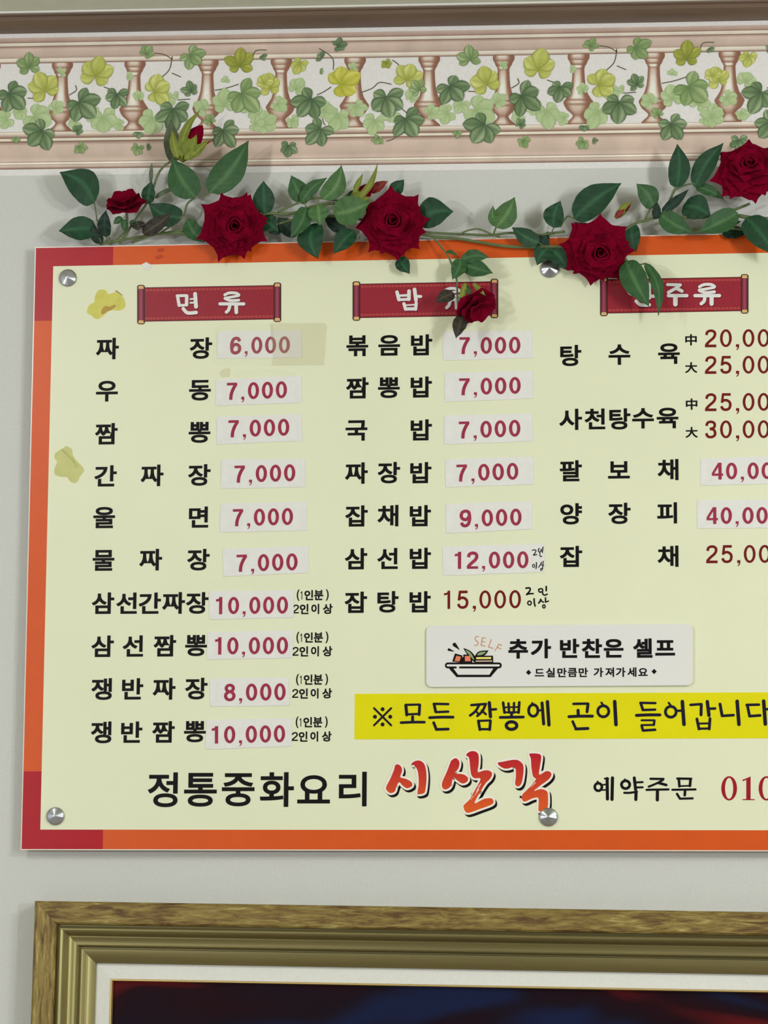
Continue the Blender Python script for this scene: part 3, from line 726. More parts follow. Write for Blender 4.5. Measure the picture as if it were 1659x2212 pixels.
for i, (txt, pts, (x0, y0, x1, y1), lb) in enumerate(LAB):
    root = empty('price_label', P(sum(p[0] for p in pts) / 4, pts[3][1], DB))
    tag(root, lb, 'price label', 'stuck-on price strips')
    # slightly uneven hand-cut outline with a lifted edge
    rnd = random.Random(i)
    n = 6; cnr = []
    for q in range(4):
        a, b_ = pts[q], pts[(q + 1) % 4]
        for t in range(n):
            f = t / n; cnr.append((a[0] + (b_[0] - a[0]) * f + rnd.uniform(-.5, .5), a[1] + (b_[1] - a[1]) * f + rnd.uniform(-.5, .5)))
    slab('paper', cnr, F1 + .0001, F1 + .0010, M['paper'], root)
    b = MB(); number(b, txt, x0, y0, x1, y1, 37, F1 + .0013)
    b.obj('price_lettering', M['faded'], root)
    if txt == '12,000':
        S_ = [(28,[(650,375),(720,360),(752,395),(690,500)]),(30,[(680,510),(770,495)]),(30,[(840,320),(820,370),(845,425),(890,400),(900,340)]),(28,[(950,280),(930,440)]),(14,[(905,400),(940,395)]),(26,[(860,450),(870,540),(920,545)]),
              ('o',685,810,30,42,24),(30,[(762,715),(765,800),(752,885)]),(26,[(905,710),(870,790),(825,850)]),(22,[(890,750),(925,800)]),(26,[(955,680),(945,800),(935,900)]),(20,[(930,800),(975,800)]),('o',900,910,22,30,22)]
        strokes(S_).lay('handwritten_note', M['black'], F1 + .0013, 13.01, 1100, 1160, root)

# clear tape over and around the 6,000 strip
tp = Ink().poly
o = slab('clear_tape', [(584,698),(701,697),(707,704),(706,712),(700,789),(588,790),(590,760),(586,735)], F1 + .0017, F1 + .0019, M['tape'])
tag(o, 'yellowed clear tape at the right end of the 6,000 price strip', 'tape', 'clear tape around the price strips')
o = slab('clear_tape', [(462,722),(466,706),(488,700),(590,700),(590,790),(540,787),(470,791),(458,780)], F1 + .0014, F1 + .0016, M['tape2'])
tag(o, 'thin clear tape covering the left half of the 6,000 price strip', 'tape', 'clear tape around the price strips')
o = slab('clear_tape', [(474,806),(480,798),(494,794),(499,800),(496,814),(478,816)], F1 + .0002, F1 + .0004, M['tape'])
tag(o, 'brownish scrap of old tape above the left end of the second price strip', 'tape', 'clear tape around the price strips')
o = slab('clear_tape', [(502,806),(520,800),(600,797),(642,806),(640,812),(560,814),(505,816)], F1 + .0014, F1 + .0016, M['tape2'])
tag(o, 'crinkled pale tape remnant along the top of the second price strip', 'tape', 'clear tape around the price strips')

# self-service sign
sg = empty('self_service_sign', P(1208, 1484, F1))
tag(sg, 'small white rounded sign with a drawn bowl of side dishes and black lettering', 'sign')
def rrect(x0, y0, x1, y1, r, tilt=0, n=6):
    out = []
    for cx, cy, a0 in ((x1 - r, y0 + r, -90), (x1 - r, y1 - r, 0), (x0 + r, y1 - r, 90), (x0 + r, y0 + r, 180)):
        for i in range(n + 1):
            a = math.radians(a0 + 90 * i / n); x = cx + r * math.cos(a); y = cy + r * math.sin(a); out.append((x, y + tilt * (x - x0)))
    return out
SD = F1 + .0052
slab('plate', rrect(921.3, 1351.5, 1496.5, 1484, 12, -.0062), F1 + .0002, SD, M['white_plastic'], sg)
words('sign_lettering', [('추',1119.3,1401.5),('가',1168.5,1401),('반',1230.4,1400.5),('찬',1278.5,1400.5),('은',1325.5,1400.5),('셀',1388.5,1400),('프',1436.8,1399.5)], 44, 42.5, d=SD + .0003, bold=.034, parent=sg)
words('sign_lettering', [(c, x, 1453 - (x - 1165) * .006) for c, x in (('드',1165.4),('실',1189),('만',1214),('큼',1236.5),('만',1260),('가',1292.7),('져',1317),('가',1340.7),('세',1365),('요',1389))], 21, 20.7, d=SD + .0003, bold=.022, parent=sg)
k = Ink()
for x, y in ((1141.8, 1452.5), (1413, 1450.5)): k.poly([(x - 5.8, y), (x, y - 5.8), (x + 5.8, y), (x, y + 5.8)])
k.lay('sign_lettering', M['black'], SD + .0003, parent=sg)
SC = (5.53, 900, 1340)
k = Ink(); k.poly(rrect(338, 503, 1017, 574, 34)); k.poly([(385,560),(970,560),(885,678),(475,678)])
for a_, b_ in (((400,575),(480,665)), ((880,665),(960,572)), ((480,667),(880,667))): k.stroke([a_, b_], 22)
bo = k.lay('drawn_bowl', M['black'], SD + .0003, *SC, sg)
k = Ink(); k.poly(rrect(360, 526, 993, 551, 12)); k.poly([(440,575),(915,575),(868,650),(495,650)]); k.poly([(478,550),(508,550),(508,580),(478,580)])
k.lay('bowl_fill', M['white_plastic'], SD + .0005, *SC, bo)
k = Ink(); k.poly([(458,395),(548,420),(530,505),(425,492)]); k.poly([(558,408),(660,408),(664,505),(560,505)]); k.poly([(690,422),(912,422),(916,505),(690,505)])
k.poly([(563,333),(640,365),(695,430),(700,500),(655,470),(600,400),(570,355)], 3); k.poly([(700,425),(745,370),(850,360),(852,370),(810,420),(740,430)], 3); k.poly([(540,440),(580,440),(580,505),(530,505)])
fo = k.lay('drawn_food', M['black'], SD + .0004, *SC, sg)
k = Ink(); k.poly([(476,422),(530,436),(512,492),(452,484)]); k.poly([(575,426),(640,424),(646,488),(578,490)])
k.lay('drawn_radish', M['vcg'], SD + .0006, *SC, fo, C(232, 128, 92))
k = Ink(); k.poly([(582,352),(640,382),(676,440),(684,476),(650,440),(604,385)], 3); k.poly([(722,412),(755,382),(828,376),(790,408),(745,418)], 3)
k.lay('drawn_leaves', M['vcg'], SD + .0006, *SC, fo, C(142, 168, 116))
k = Ink(); k.poly([(712,440),(890,438),(890,462),(712,464)]); k.lay('drawn_egg_roll', M['vcg'], SD + .0006, *SC, fo, C(238, 226, 120))
k = Ink(); k.poly([(706,480),(900,478),(902,494),(706,496)]); k.lay('drawn_egg_roll', M['vcg'], SD + .0006, *SC, fo, C(206, 176, 150))
k = Ink(); k.stroke([(452,290), (508,348)], 46, w2=8); k.stroke([(386,350), (445,371)], 32, w2=6); k.lay('drawn_steam', M['black'], SD + .0003, *SC, sg)
k = strokes([(11,[(738,192),(705,200),(700,232),(735,262),(722,295),(688,300)]),(11,[(825,213),(785,207)]),(11,[(785,207),(770,298)]),(11,[(770,298),(818,308)]),(11,[(778,252),(815,259)]),(11,[(892,230),(858,318)]),(11,[(858,318),(912,335)]),
             (11,[(982,285),(938,362)]),(11,[(982,285),(1018,300)]),(11,[(965,322),(1008,342)])])
k.lay('orange_lettering', M['vcg'], SD + .0003, *SC, sg, C(212, 150, 108))

# yellow notice strip
ns = empty('notice_strip', P(1210, 1597, F1))
tag(ns, 'bright yellow notice strip with navy brush lettering below the small white sign', 'notice strip')
slab('vinyl', [(766.5,1498.7),(1300,1497),(1762,1495),(1762,1594.5),(1300,1595.8),(765.8,1597)], F1, F1 + .0006, M['yellow'], ns)
N1 = [(15,[(177,147),(313,283)]),(15,[(313,147),(177,283)]),('d',245,155,16),('d',184,215,16),('d',306,215,16),('d',245,276,16),
 (22,[(430,122),(438,200)]),(16,[(430,120),(540,118)]),(20,[(541,120),(536,198)]),(16,[(438,196),(536,192)]),(21,[(484,215),(484,252)]),(19,[(392,262),(480,258),(578,258)]),
 (17,[(652,112),(768,114)]),(20,[(655,114),(668,175)]),(17,[(668,178),(768,174)]),(20,[(620,222),(710,218),(806,218)]),(20,[(652,262),(672,312)]),(20,[(672,316),(768,313)]),
 (18,[(952,122),(1068,113)]),(18,[(1012,125),(985,170),(942,205)]),(14,[(985,165),(1008,192)]),(18,[(1065,118),(1040,170),(1000,208)]),(16,[(1035,165),(1068,195)]),(24,[(1095,103),(1104,215)]),(18,[(1106,158),(1148,155)]),
 (20,[(1008,248),(1020,318)]),(16,[(1008,248),(1105,244)]),(20,[(1104,248),(1098,318)]),(17,[(1020,314),(1098,314)]),
 (19,[(1205,102),(1216,182)]),(17,[(1248,108),(1252,182)]),(17,[(1292,105),(1290,182)]),(19,[(1334,100),(1328,182)]),(12,[(1214,140),(1330,137)]),(14,[(1216,180),(1328,178)]),(20,[(1272,185),(1272,214)]),(20,[(1182,220),(1366,217)]),('o',1272,285,42,30,23),
 ('o',1445,165,37,46,20),(15,[(1436,106),(1450,122)]),(15,[(1485,165),(1522,162)]),(22,[(1515,105),(1528,272)]),(24,[(1558,95),(1570,280)])]
N2 = [(18,[(140,110),(250,108)]),(21,[(254,110),(246,172)]),(22,[(176,160),(178,200)]),(21,[(105,210),(190,206),(288,206)]),(19,[(134,248),(158,302)]),(21,[(158,306),(253,302)]),
 ('o',373,168,43,43,20),(15,[(358,100),(374,122)]),(25,[(462,92),(472,272)]),
 (17,[(662,102),(780,104)]),(19,[(665,104),(682,155)]),(17,[(680,158),(778,155)]),(21,[(632,200),(720,196),(815,196)]),(14,[(672,238),(770,238)]),(17,[(772,240),(768,274)]),(14,[(672,276),(768,274)]),(18,[(672,278),(682,316)]),(18,[(682,318),(778,312)]),
 ('o',900,172,42,42,20),(15,[(884,102),(900,124)]),(17,[(950,164),(1000,162)]),(25,[(990,92),(1003,270)]),
 (18,[(1054,118),(1135,112)]),(21,[(1138,114),(1136,196)]),(24,[(1185,92),(1198,200)]),(18,[(1202,148),(1246,146)]),(20,[(1104,228),(1120,306)]),(20,[(1206,225),(1200,306)]),(14,[(1116,264),(1202,262)]),(16,[(1120,304),(1200,302)]),
 (21,[(1284,112),(1300,198)]),(19,[(1300,204),(1390,198)]),(25,[(1418,90),(1432,270)]),
 (18,[(1492,118),(1588,116)]),(20,[(1498,120),(1514,200)]),(19,[(1514,206),(1598,200)]),(25,[(1625,88),(1638,268)]),(18,[(1640,152),(1686,150)])]
strokes(N1, f=1.12).lay('notice_lettering', M['navy'], F1 + .0009, 3.687, 760, 1490, ns)
strokes(N2, f=1.12).lay('notice_lettering', M['navy'], F1 + .0009, 3.614, 1200, 1490, ns)

# ------------------------------------------------------------------ picture frame
fr = empty('picture_frame', P(800, 2212, .02))
tag(fr, 'wide antique gold picture frame with white liner hanging below the menu board', 'picture frame')
fo_ = P(75, 1946, .045); fw = 1.62; fh = 1.15; FT = math.radians(.12)
fex = Vector((math.cos(-FT), 0, math.sin(-FT))); fez = Vector((-math.sin(-FT), 0, math.cos(-FT)))
kf = .693e-3
def fp(a, b, d): return fo_ + fex * a + fez * b + Vector((0, -(d - .045), 0))
def ring_rails(name, prof, mats, label=None):
    for side in range(4):
        vs, fs = [], []
        for (wd, d) in prof:
            w_ = wd * kf
            c = [(w_, -w_), (fw - w_, -w_), (fw - w_, -fh + w_), (w_, -fh + w_)]
            a, b_ = c[side], c[(side + 1) % 4]
            vs += [fp(a[0], a[1], d), fp(b_[0], b_[1], d)]
        for i in range(len(prof) - 1):
            fs.append((2 * i, 2 * i + 2, 2 * i + 3, 2 * i + 1))
        mesh(name, vs, fs, mats[side % 2], fr)
ring_rails('outer_moulding', [(0, .0), (0, .043), (1.5, .045), (5, .0465), (45, .0455), (49, .043), (49.5, .034)], (M['gold_worn'], M['gold_worn_up']))
inn = [(49.5, .034), (53, .034)]
for i in range(9): t = i / 8; inn.append((53 + 20 * t, .034 + .009 * math.sin(pi * min(1, .15 + t * .85)) - .004 * t))
for i in range(1, 9): t = i / 8; inn.append((73 + 19 * t, .0315 - .005 * math.sin(pi * t * .5) + .003 * t * t))
inn += [(94, .031), (95.5, .029), (97, .022), (100, .022)]
for i in range(9): t = i / 8; inn.append((101 + 29 * t, .022 + .006 * math.sin(pi * (.2 + .6 * t)) - .008 * t))
inn += [(130.5, .008)]
ring_rails('inner_moulding', inn, (M['gold'], M['gold_up_lit']))
ring_rails('liner', [(130.5, .012), (163, .016), (164, .0155), (164, .012)], (M['linen'], M['linen']))
ring_rails('gold_fillet', [(164, .014), (165, .0175), (167, .0175), (168.5, .014), (168.5, .009)], (M['fillet'], M['fillet']))
w_ = 168.5 * kf
mesh('painting', [fp(w_, -w_, .009), fp(fw - w_, -w_, .009), fp(fw - w_, -fh + w_, .009), fp(w_, -fh + w_, .009)], [(3, 2, 1, 0)], M['canvas'], fr)
for d_ in (.004,):
    mb = MB(); p0, p1 = fp(.02, -.02, d_), fp(fw - .02, -fh + .02, d_)
    mb.box((p0.x, -.006, p1.z), (p1.x, -.0005, p0.z)); mb.obj('backing_panel', M['brown_wood'], fr)

# ------------------------------------------------------------------ rose garland
gar = empty('rose_garland', P(860, 520, .03))
tag(gar, 'artificial red rose garland with green leaves draped along the top of the menu board', 'garland')
GREEN = dict(dk=((20, 62, 36), (44, 96, 60)), md=((44, 84, 44), (78, 118, 70)), lt=((66, 104, 56), (104, 140, 84)), gy=((84, 96, 70), (110, 118, 90)),
             br=((44, 38, 30), (74, 68, 50)), yg=((112, 124, 40), (150, 158, 60)), vd=((12, 40, 28), (28, 62, 44)), rd=((120, 30, 30), (150, 60, 40)))
def leaf(b, t, w, col='dk', d=.04, dt=None, bend=0, fold=.18, name='leaf', parent=None, roll=0, peak=.42, stalk=None, tipc=None):
    """b, t: pixels of base and tip; w: full width in px; bend: sideways bulge in px; d, dt: depth of base and tip"""
    dt = d if dt is None else dt
    B_, T_ = P(*b, d), P(*t, dt)
    ax = (T_ - B_); Ln = ax.length; ax.normalize()
    nrm = Vector((0, -1, 0)); side = ax.cross(nrm).normalized(); up = side.cross(ax).normalized()
    k = pxs(*b, d); hw = w * k / 2; bd = bend * k
    n, m_ = 16, 8; vs, cs, fs = [], [], []
    ca, cb = C(*GREEN[col][0]), C(*GREEN[col][1])
    rnd = random.Random(int(b[0] * 7 + t[1])); ph = rnd.uniform(0, 6)
    for i in range(n + 1):
        s = i / n
        # ovate leaf with a pointed tip
        prof_ = math.sqrt(max(0, 1 - ((peak - s) / peak) ** 2)) ** .9 if s < peak else math.cos(pi / 2 * (s - peak) / (1 - peak)) ** 1.08
        ww = hw * max(.02, min(1, prof_))
        mid = B_ + ax * Ln * s + side * bd * math.sin(pi * s) + up * (.06 * Ln * math.sin(pi * s))
        for j in range(m_ + 1):
            q = -1 + 2 * j / m_
            ser = 1 + (.01 * math.sin(s * 60) if abs(q) == 1 else 0)
            h = ww * (abs(q) ** 1.2) * (fold + roll * q) + .0010 * math.sin(s * 21 + ph + abs(q) * 3) * abs(q)
            vs.append(mid + side * ww * q * ser * (1 - .1 * fold) + up * h)
            v = .9 if j == m_ // 2 else max(0, .35 * math.sin(s * 26 - abs(q) * 6) ** 8)
            if tipc and s > .75: base = C(*GREEN[tipc][0])
            else: base = ca
            cs.append(tuple(base[x] + (cb[x] - base[x]) * v for x in range(3)) + (1,))
    for i in range(n):
        for j in range(m_):
            a = i * (m_ + 1) + j; fs.append((a, a + 1, a + m_ + 2, a + m_ + 1))
    o = mesh(name, vs, fs, M['leaf'], parent or gar, cs, True)
    if stalk: tube([stalk + (d,), b + (d,)], 2.6, 'petiole', o)
    return o
def tube(pts, w, name='stem', parent=None, m='stem', w2=None, n=8):
    """pts: (u, v, depth); w: thickness in px"""
    Pp = smooth_pts([tuple(P(*p)) for p in pts], 5)
    vs, fs = [], []; N_ = len(Pp); w2 = w2 or w
    k = pxs(*pts[0])
    for i, p in enumerate(Pp):
        p = Vector(p); a = Vector(Pp[max(0, i - 1)]); b = Vector(Pp[min(N_ - 1, i + 1)])
        t = (b - a).normalized(); s = t.cross(Vector((.1, -1, .05))).normalized(); u = s.cross(t)
        r = (w + (w2 - w) * i / (N_ - 1)) * k / 2
        for j in range(n): vs.append(p + (s * math.cos(2 * pi * j / n) + u * math.sin(2 * pi * j / n)) * r)
    for i in range(N_ - 1):
        for j in range(n): fs.append((i * n + j, i * n + (j + 1) % n, (i + 1) * n + (j + 1) % n, (i + 1) * n + j))
    fs += [tuple(range(n))[::-1], tuple(range((N_ - 1) * n, N_ * n))]
    return mesh(name, vs, fs, M[m], parent or gar, None, True)

def petal_grid(phi, R, W_, h0, rise, curl, cup, tip, rnd, n=10, m_=10, skew=0):
    vs, fs = [], []
    for i in range(n + 1):
        t = i / n
        w = W_ * (math.sin(pi * min(1, t ** .8 * .56 + .02)) ** .8) * (1 - t ** 7 * .55)
        for j in range(m_ + 1):
            s = -1 + 2 * j / m_
            r = R * t * (1 - .16 * s * s * t * t) + tip * R * max(0, 1 - abs(s - skew) / .42) ** 1.3 * t ** 5
            x, y = r, w * s
            z = h0 + rise * math.sin(t * 1.7) - curl * t ** 3 + cup * s * s * t + .02 * R * math.sin(s * 5 + phi * 3) * t
            z -= .12 * R * max(0, t - .8) * 5 * (abs(s) ** 2) * (1 if curl > 0 else 0)
            vs.append(Vector((x * math.cos(phi) - y * math.sin(phi), x * math.sin(phi) + y * math.cos(phi), z)))
    for i in range(n):
        for j in range(m_):
            a = i * (m_ + 1) + j; fs.append((a, a + m_ + 1, a + m_ + 2, a + 1))
    return vs, fs
def rose(u, v, rpx, d, tilt=(0, 0), spin=0, seed=1, sq=(1, 1), name='rose_bloom', rings=None, eye=(0, 0)):
    c = P(u, v, d); R = rpx * pxs(u, v, d); rnd = random.Random(seed)
    rot = Matrix.Rotation(tilt[0], 3, 'X') @ Matrix.Rotation(tilt[1], 3, 'Y')
    def put(p):
        z = p.z; k = min(1, max(0, z / (R * .5)))
        q = Vector((p.x * sq[0] + eye[0] * R * k, p.y * sq[1] + eye[1] * R * k, z)); q = rot @ q
        return Vector((c.x + q.x, c.y - q.z, c.z + q.y))
    # heart of the bloom: tightly wound inner petals in one body
    b = MB()
    for q, (rho, top, arc) in enumerate(((.07, .60, 290), (.135, .60, 225), (.205, .58, 200), (.28, .55, 180))):
        for rep in range(1 if q == 0 else 2):
            a0 = spin + q * 1.35 + rep * pi; nn = 14; vs, fs = [], []
            arc_r = math.radians(arc if q == 0 else arc * .82)
            for i in range(nn + 1):
                f = i / nn; a = a0 + arc_r * f; rr = rho * (1 + .22 * f + .10 * math.cos(3 * a + q)) * R
                pk = .07 * max(0, 1 - abs(f - .5) * 3.2) + .03 * math.sin(f * 9 + q)
                for z_, ro in ((.12, .65), (top - .14, .98), (top - .02 + pk * .5, 1.1), (top - .03 + pk * .3, 1.32 + pk * 2)):
                    vs.append(put(Vector((math.cos(a) * rr * ro, math.sin(a) * rr * ro, z_ * R))))
            for i in range(nn):
                for j in range(3): fs.append((i * 4 + j, i * 4 + j + 1, i * 4 + j + 5, i * 4 + j + 4))
            b.add(vs, fs)
    root = b.obj(name, M['petal'], gar, True)
    rings = rings or [(8, .93, .46, .0, .12, .13, .05, .13), (7, .87, .46, .05, .19, .16, .08, .12), (6, .72, .44, .08, .30, .17, .13, .10), (5, .58, .42, .10, .42, .16, .18, .08), (4, .45, .36, .12, .52, .10, .22, .08)]
    for q, (cnt, r_, w_, h0, rise, curl, cup, tip) in enumerate(rings):
        for i in range(cnt):
            phi = spin + q * .63 + 2 * pi * i / cnt + rnd.uniform(-.12, .12)
            k = rnd.uniform(.92, 1.06)
            vs, fs = petal_grid(phi, R * r_ * k, R * w_ * rnd.uniform(.93, 1.07), R * (h0 + rnd.uniform(-.01, .02)), R * rise, R * curl * rnd.uniform(.7, 1.3), R * cup, tip * rnd.uniform(.8, 1.3), rnd, skew=rnd.uniform(-.25, .25))
            mesh('petal', [put(p) for p in vs], fs, M['petal'], root, None, True)
    return root
def sepals(u, v, rpx, d, n, root, spin=0, col='md'):
    for i in range(n):
        a = spin + 2 * pi * i / n
        leaf((u, v), (u + rpx * math.cos(a), v + rpx * math.sin(a)), rpx * .45, col, d, d - .004, name='sepal', parent=root)

# stems first
for pts, w in (([(215,527,.026),(300,512,.028),(380,500,.03),(440,492,.034),(500,487,.036)], 6),
               ([(240,526,.027),(270,500,.03),(275,480,.034),(273,455,.036)], 5),
               ([(285,524,.026),(340,506,.032),(400,503,.032),(450,505,.03)], 5),
               ([(258,527,.026),(290,478,.034),(322,430,.038),(345,370,.042),(378,342,.044)], 5),
               ([(344,505,.028),(392,470,.036),(405,440,.04),(422,427,.044)], 4.5),
               ([(500,480,.036),(572,462,.036),(610,462,.038),(640,459,.04),(690,442,.04),(735,440,.038),(790,440,.034),(850,485,.036)], 6.5),
               ([(600,458,.04),(640,440,.044),(680,428,.046),(720,432,.044),(765,440,.042)], 5),
               ([(565,500,.03),(620,478,.034),(690,468,.036),(760,470,.036),(830,490,.034)], 6),
               ([(850,490,.036),(905,498,.036),(935,503,.036),(1004,506,.036),(1060,508,.034),(1102,503,.034),(1150,508,.034),(1220,500,.036)], 5.5),
               ([(850,495,.034),(939,511,.034),(985,515,.034),(1030,522,.034),(1085,531,.034),(1139,534,.034),(1201,533,.036),(1290,540,.038)], 6.5),
               ([(990,508,.04),(1010,498,.042),(1035,495,.042),(1060,505,.038),(1080,512,.036)], 4),
               ([(1071,492,.044),(1068,500,.04),(1066,506,.036)], 4),
               ([(935,512,.036),(950,530,.04),(965,549,.044),(976,571,.048),(986,600,.054),(988,640,.056),(990,668,.056)], 4),
               ([(1290,540,.036),(1365,487,.038),(1395,476,.04),(1430,462,.042),(1457,411,.046),(1463,406,.046)], 6),
               ([(1240,472,.04),(1225,468,.038),(1210,490,.036)], 4),
               ([(1393,475,.04),(1404,452,.042),(1412,446,.042)], 4),
               ([(1457,411,.046),(1480,400,.044),(1503,396,.044)], 4),
               ([(1430,465,.042),(1500,470,.038),(1560,462,.036),(1620,440,.034)], 6),
               ([(1595,466,.046),(1628,471,.044),(1680,474,.04)], 9),
               ([(1480,500,.034),(1540,490,.036),(1600,495,.038),(1690,500,.038)], 7),
               ([(1350,563,.05),(1372,572,.05),(1395,569,.05)], 3.5),
               ([(1340,540,.046),(1350,556,.05),(1356,566,.05)], 4)):
    tube(pts, w)

LV = [ # base, tip, width, colour, depth base, depth tip, bend, stalk
 ((204,438),(129,372),68,'dk',.036,.05,14,(210,478)), ((208,492),(127,499),54,'dk',.034,.046,0,(218,524)), ((219,526),(199,488),25,'vd',.03,.04,-2,None),
 ((229,512),(229,454),31,'vd',.036,.05,-3,(240,524)), ((320,440),(328,391),30,'dk',.04,.05,-2,None), ((422,427),(373,343),66,'md',.046,.052,-6,None),
 ((452,416),(537,304),66,'md',.044,.056,10,(425,428)), ((572,462),(569,391),48,'dk',.038,.046,0,None), ((394,470),(321,440),52,'dk',.036,.046,-10,None),
 ((405,474),(442,524),38,'md',.03,.034,6,None), ((566,470),(602,500),40,'dk',.03,.034,0,None), ((334,428),(386,406),11,'gy',.036,.04,-3,None),
 ((376,352),(369,258),36,'gy',.03,.036,0,None), ((326,395),(328,350),9,'gy',.036,.04,0,None),
 ((661,437),(629,379),44,'md',.04,.05,-3,None), ((650,440),(707,384),30,'md',.046,.056,-6,None), ((697,431),(738,357),48,'lt',.05,.06,13,None),
 ((662,448),(628,514),42,'md',.052,.060,-6,(656,432)), ((687,443),(692,487),46,'lt',.056,.06,0,(688,430)), ((722,462),(800,437),66,'lt',.058,.075,6,(715,438)),
 ((680,482),(687,560),58,'dk',.044,.05,12,None), ((765,498),(721,548),44,'dk',.044,.05,2,None), ((862,556),(885,591),32,'dk',.034,.04,2,None),
 ((905,476),(979,457),66,'dk',.036,.046,-8,None), ((845,422),(873,388),32,'dk',.034,.04,0,None), ((745,500),(700,470),30,'vd',.034,.036,0,None), ((610,500),(570,480),34,'vd',.03,.032,0,None),
 ((640,510),(600,470),36,'vd',.03,.032,0,None), ((735,450),(790,400),24,'md',.04,.044,0,None),
 ((1071,492),(1112,426),50,'lt',.046,.06,6,None), ((1072,490),(1065,444),22,'lt',.045,.058,-4,None),
 ((1165,525),(1106,491),38,'dk',.04,.048,-4,(1180,535)), ((1196,492),(1211,434),46,'dk',.04,.052,-6,(1188,512)), ((1190,532),(1160,573),40,'dk',.034,.036,6,None), ((1193,538),(1229,585),42,'dk',.034,.038,-2,None),
 ((1160,545),(1185,500),34,'vd',.03,.034,0,None),
 ((996,561),(1057,556),30,'md',.05,.062,-5,(976,571)), ((1000,570),(1065,590),40,'md',.05,.066,2,None), ((996,560),(977,604),34,'md',.052,.06,-4,None), ((964,543),(988,553),9,'md',.044,.05,-2,None),
 ((981,634),(941,653),30,'br',.056,.066,2,None), 
 ((1240,472),(1342,396),68,'dk',.04,.06,-4,None), ((1461,406),(1463,311),48,'dk',.046,.06,6,None), ((1500,404),(1563,309),46,'dk',.044,.05,-6,None),
 ((1412,448),(1375,397),46,'md',.044,.056,6,None), ((1430,458),(1488,409),22,'vd',.046,.058,3,None), ((1417,474),(1420,437),20,'vd',.046,.05,0,None), ((1425,462),(1497,503),46,'md',.046,.05,5,None),
 ((1475,445),(1536,470),58,'dk',.036,.044,-8,None), ((1594,460),(1508,502),52,'md',.054,.062,-3,None), ((1612,470),(1673,552),62,'dk',.056,.07,-4,None), ((1503,402),(1564,430),26,'md',.04,.044,-2,None),
 ((1352,563),(1402,662),58,'md',.052,.066,3,None), ((1394,568),(1422,684),26,'md',.052,.07,-14,None), ((1365,484),(1374,545),38,'dk',.036,.036,4,None), ((1540,490),(1600,478),30,'vd',.036,.036,0,None),
 ((1560,505),(1620,500),28,'vd',.03,.034,0,None), ((1300,520),(1240,480),34,'vd',.034,.036,0,None)]
for b_, t_, w_, c_, d0, d1, bn, st in LV:
    leaf(b_, t_, w_, c_, d0, d1, bn, fold=random.uniform(.06, .2), roll=random.uniform(-.08, .08), stalk=st)
tag(leaf((308,505),(371,460),34,'br',.046,.056,4), 'brownish green leaf')

ra = rose(503, 487, 76, .046, (math.radians(8), math.radians(4)), .3, 3, eye=(.1, -.06))
rb = rose(850, 486, 79, .048, (math.radians(4), math.radians(2)), .9, 5, eye=(.02, .05))
rc = rose(1288, 540, 80, .048, (math.radians(12), math.radians(4)), 1.5, 8, sq=(1.04, .92), eye=(.12, -.1))
rd = rose(1618, 372, 82, .060, (math.radians(-10), math.radians(-4)), .1, 12, sq=(1, .88), eye=(.04, .05))
# half-opened small bloom seen from the side, and the hanging bud
R2 = [(5, .98, .70, 0, .34, .1, .16, .03), (5, .85, .60, .06, .52, .08, .2, .03), (4, .60, .5, .12, .68, .02, .2, .04)]
re_ = rose(274, 455, 44, .046, (math.radians(-46), math.radians(-6)), .4, 21, rings=R2, sq=(1.04, .9))
for a_, b_ in (((264,470),(245,484)), ((282,476),(300,498)), ((270,474),(268,500))): leaf(a_, b_, 16, 'md', .05, .05, name='sepal', parent=re_)
tag(leaf((300,478),(298,498), 30, 'br', .05, .054, name='sepal', parent=re_), 'dark brown sepal')
rf = rose(1020, 655, 45, .060, (math.radians(48), math.radians(34)), 1.1, 33, rings=R2, sq=(1.15, .9))
for a_, b_, w_, c_ in (((1006,610),(993,662),13,'yg'), ((1022,612),(1050,640),11,'yg'), ((1000,680),(985,731),32,'br'), ((1008,618),(1016,640),12,'md')):
    leaf(a_, b_, w_, c_, .068, .076, name='sepal', parent=rf)

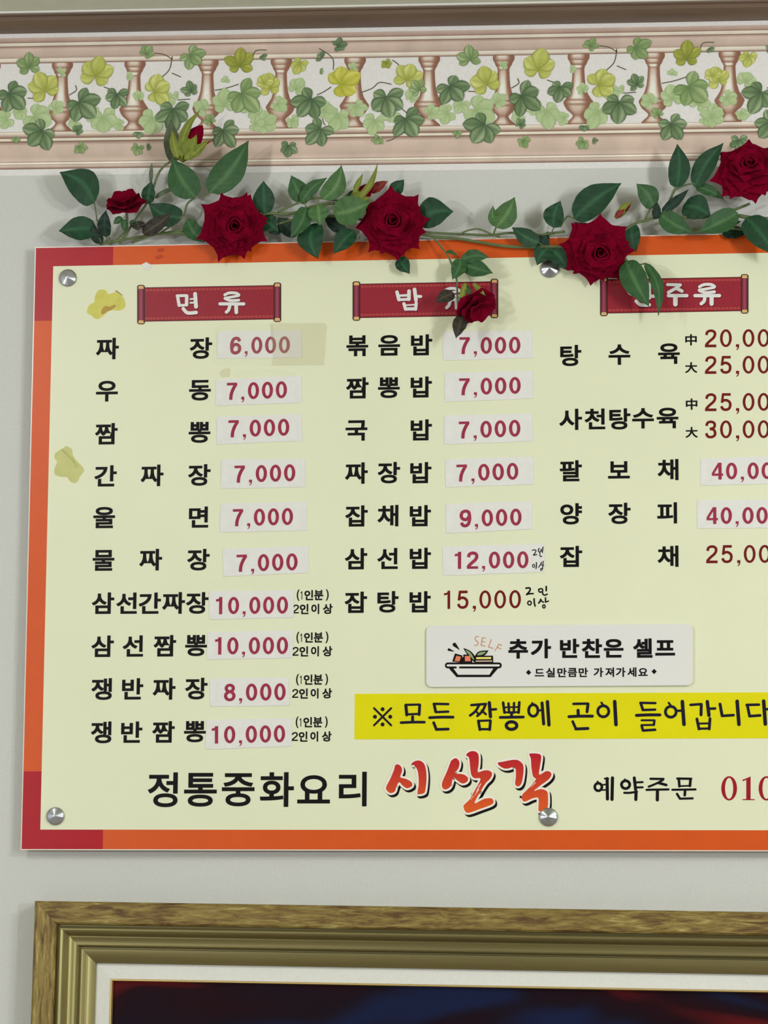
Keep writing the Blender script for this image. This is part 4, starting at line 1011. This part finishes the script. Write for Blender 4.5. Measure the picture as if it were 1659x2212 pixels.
def bud(b, t, w, d, seps, red=True):
    """closed bud: a teardrop of petals from base b to tip t, clasped by sepals"""
    B_, T_ = P(*b, d), P(*t, d + .004); ax = T_ - B_; L_ = ax.length; ax.normalize()
    s = ax.cross(Vector((0, -1, 0))).normalized(); u_ = s.cross(ax); k = pxs(*b, d)
    vs, fs = [], []; n, m_ = 12, 14
    for i in range(n + 1):
        f = i / n; r = w * k / 2 * math.sin(pi * f ** .8) ** .7 + 1e-5
        for j in range(m_):
            a = 2 * pi * j / m_ + f * 1.2; rr = r * (1 + .1 * math.sin(3 * a))
            vs.append(B_ + ax * L_ * f + (s * math.cos(a) + u_ * math.sin(a)) * rr)
    for i in range(n):
        for j in range(m_): fs.append((i * m_ + j, i * m_ + (j + 1) % m_, (i + 1) * m_ + (j + 1) % m_, (i + 1) * m_ + j))
    o = mesh('rosebud', vs, fs, M['petal'], gar, None, True)
    # calyx cup
    cs = MB(); n = 6
    v2 = []
    for i in range(n + 1):
        f = i / n * .55; r = w * k / 2 * (math.sin(pi * max(.04, f) ** .8) ** .7) * 1.12
        for j in range(m_): 
            a = 2 * pi * j / m_; v2.append(B_ + ax * (L_ * f - .001) + (s * math.cos(a) + u_ * math.sin(a)) * r)
    f2 = [(i * m_ + j, i * m_ + (j + 1) % m_, (i + 1) * m_ + (j + 1) % m_, (i + 1) * m_ + j) for i in range(n) for j in range(m_)]
    mesh('calyx', v2, f2, M['leaf'], o, [C(*GREEN['yg'][0])] * len(v2), True)
    for (b2, t2, w2, c2, bn) in seps:
        leaf(b2, t2, w2, c2, d + .012, d + .016, bn, name='sepal', parent=o)
    return o
bud((388,345),(438,270), 44, .046, [((392,342),(434,236),20,'yg',-12), ((398,344),(452,300),22,'yg',5), ((385,342),(372,280),20,'yg',-2), ((400,340),(425,290),24,'yg',3), ((420,318),(462,302),7,'rd',2)])
bud((758,448),(806,396), 36, .042, [((762,440),(816,352),15,'yg',12), ((764,420),(784,375),13,'yg',0), ((758,445),(800,425),24,'yg',2), ((775,425),(796,408),14,'yg',0)])
leaf((800,415),(838,391),22,'rd',.044,.046,name='petal', parent=rb)
bud((1330,470),(1364,436), 17, .05, [((1334,462),(1366,435),14,'yg',-2), ((1330,470),(1348,452),14,'rd',0)])
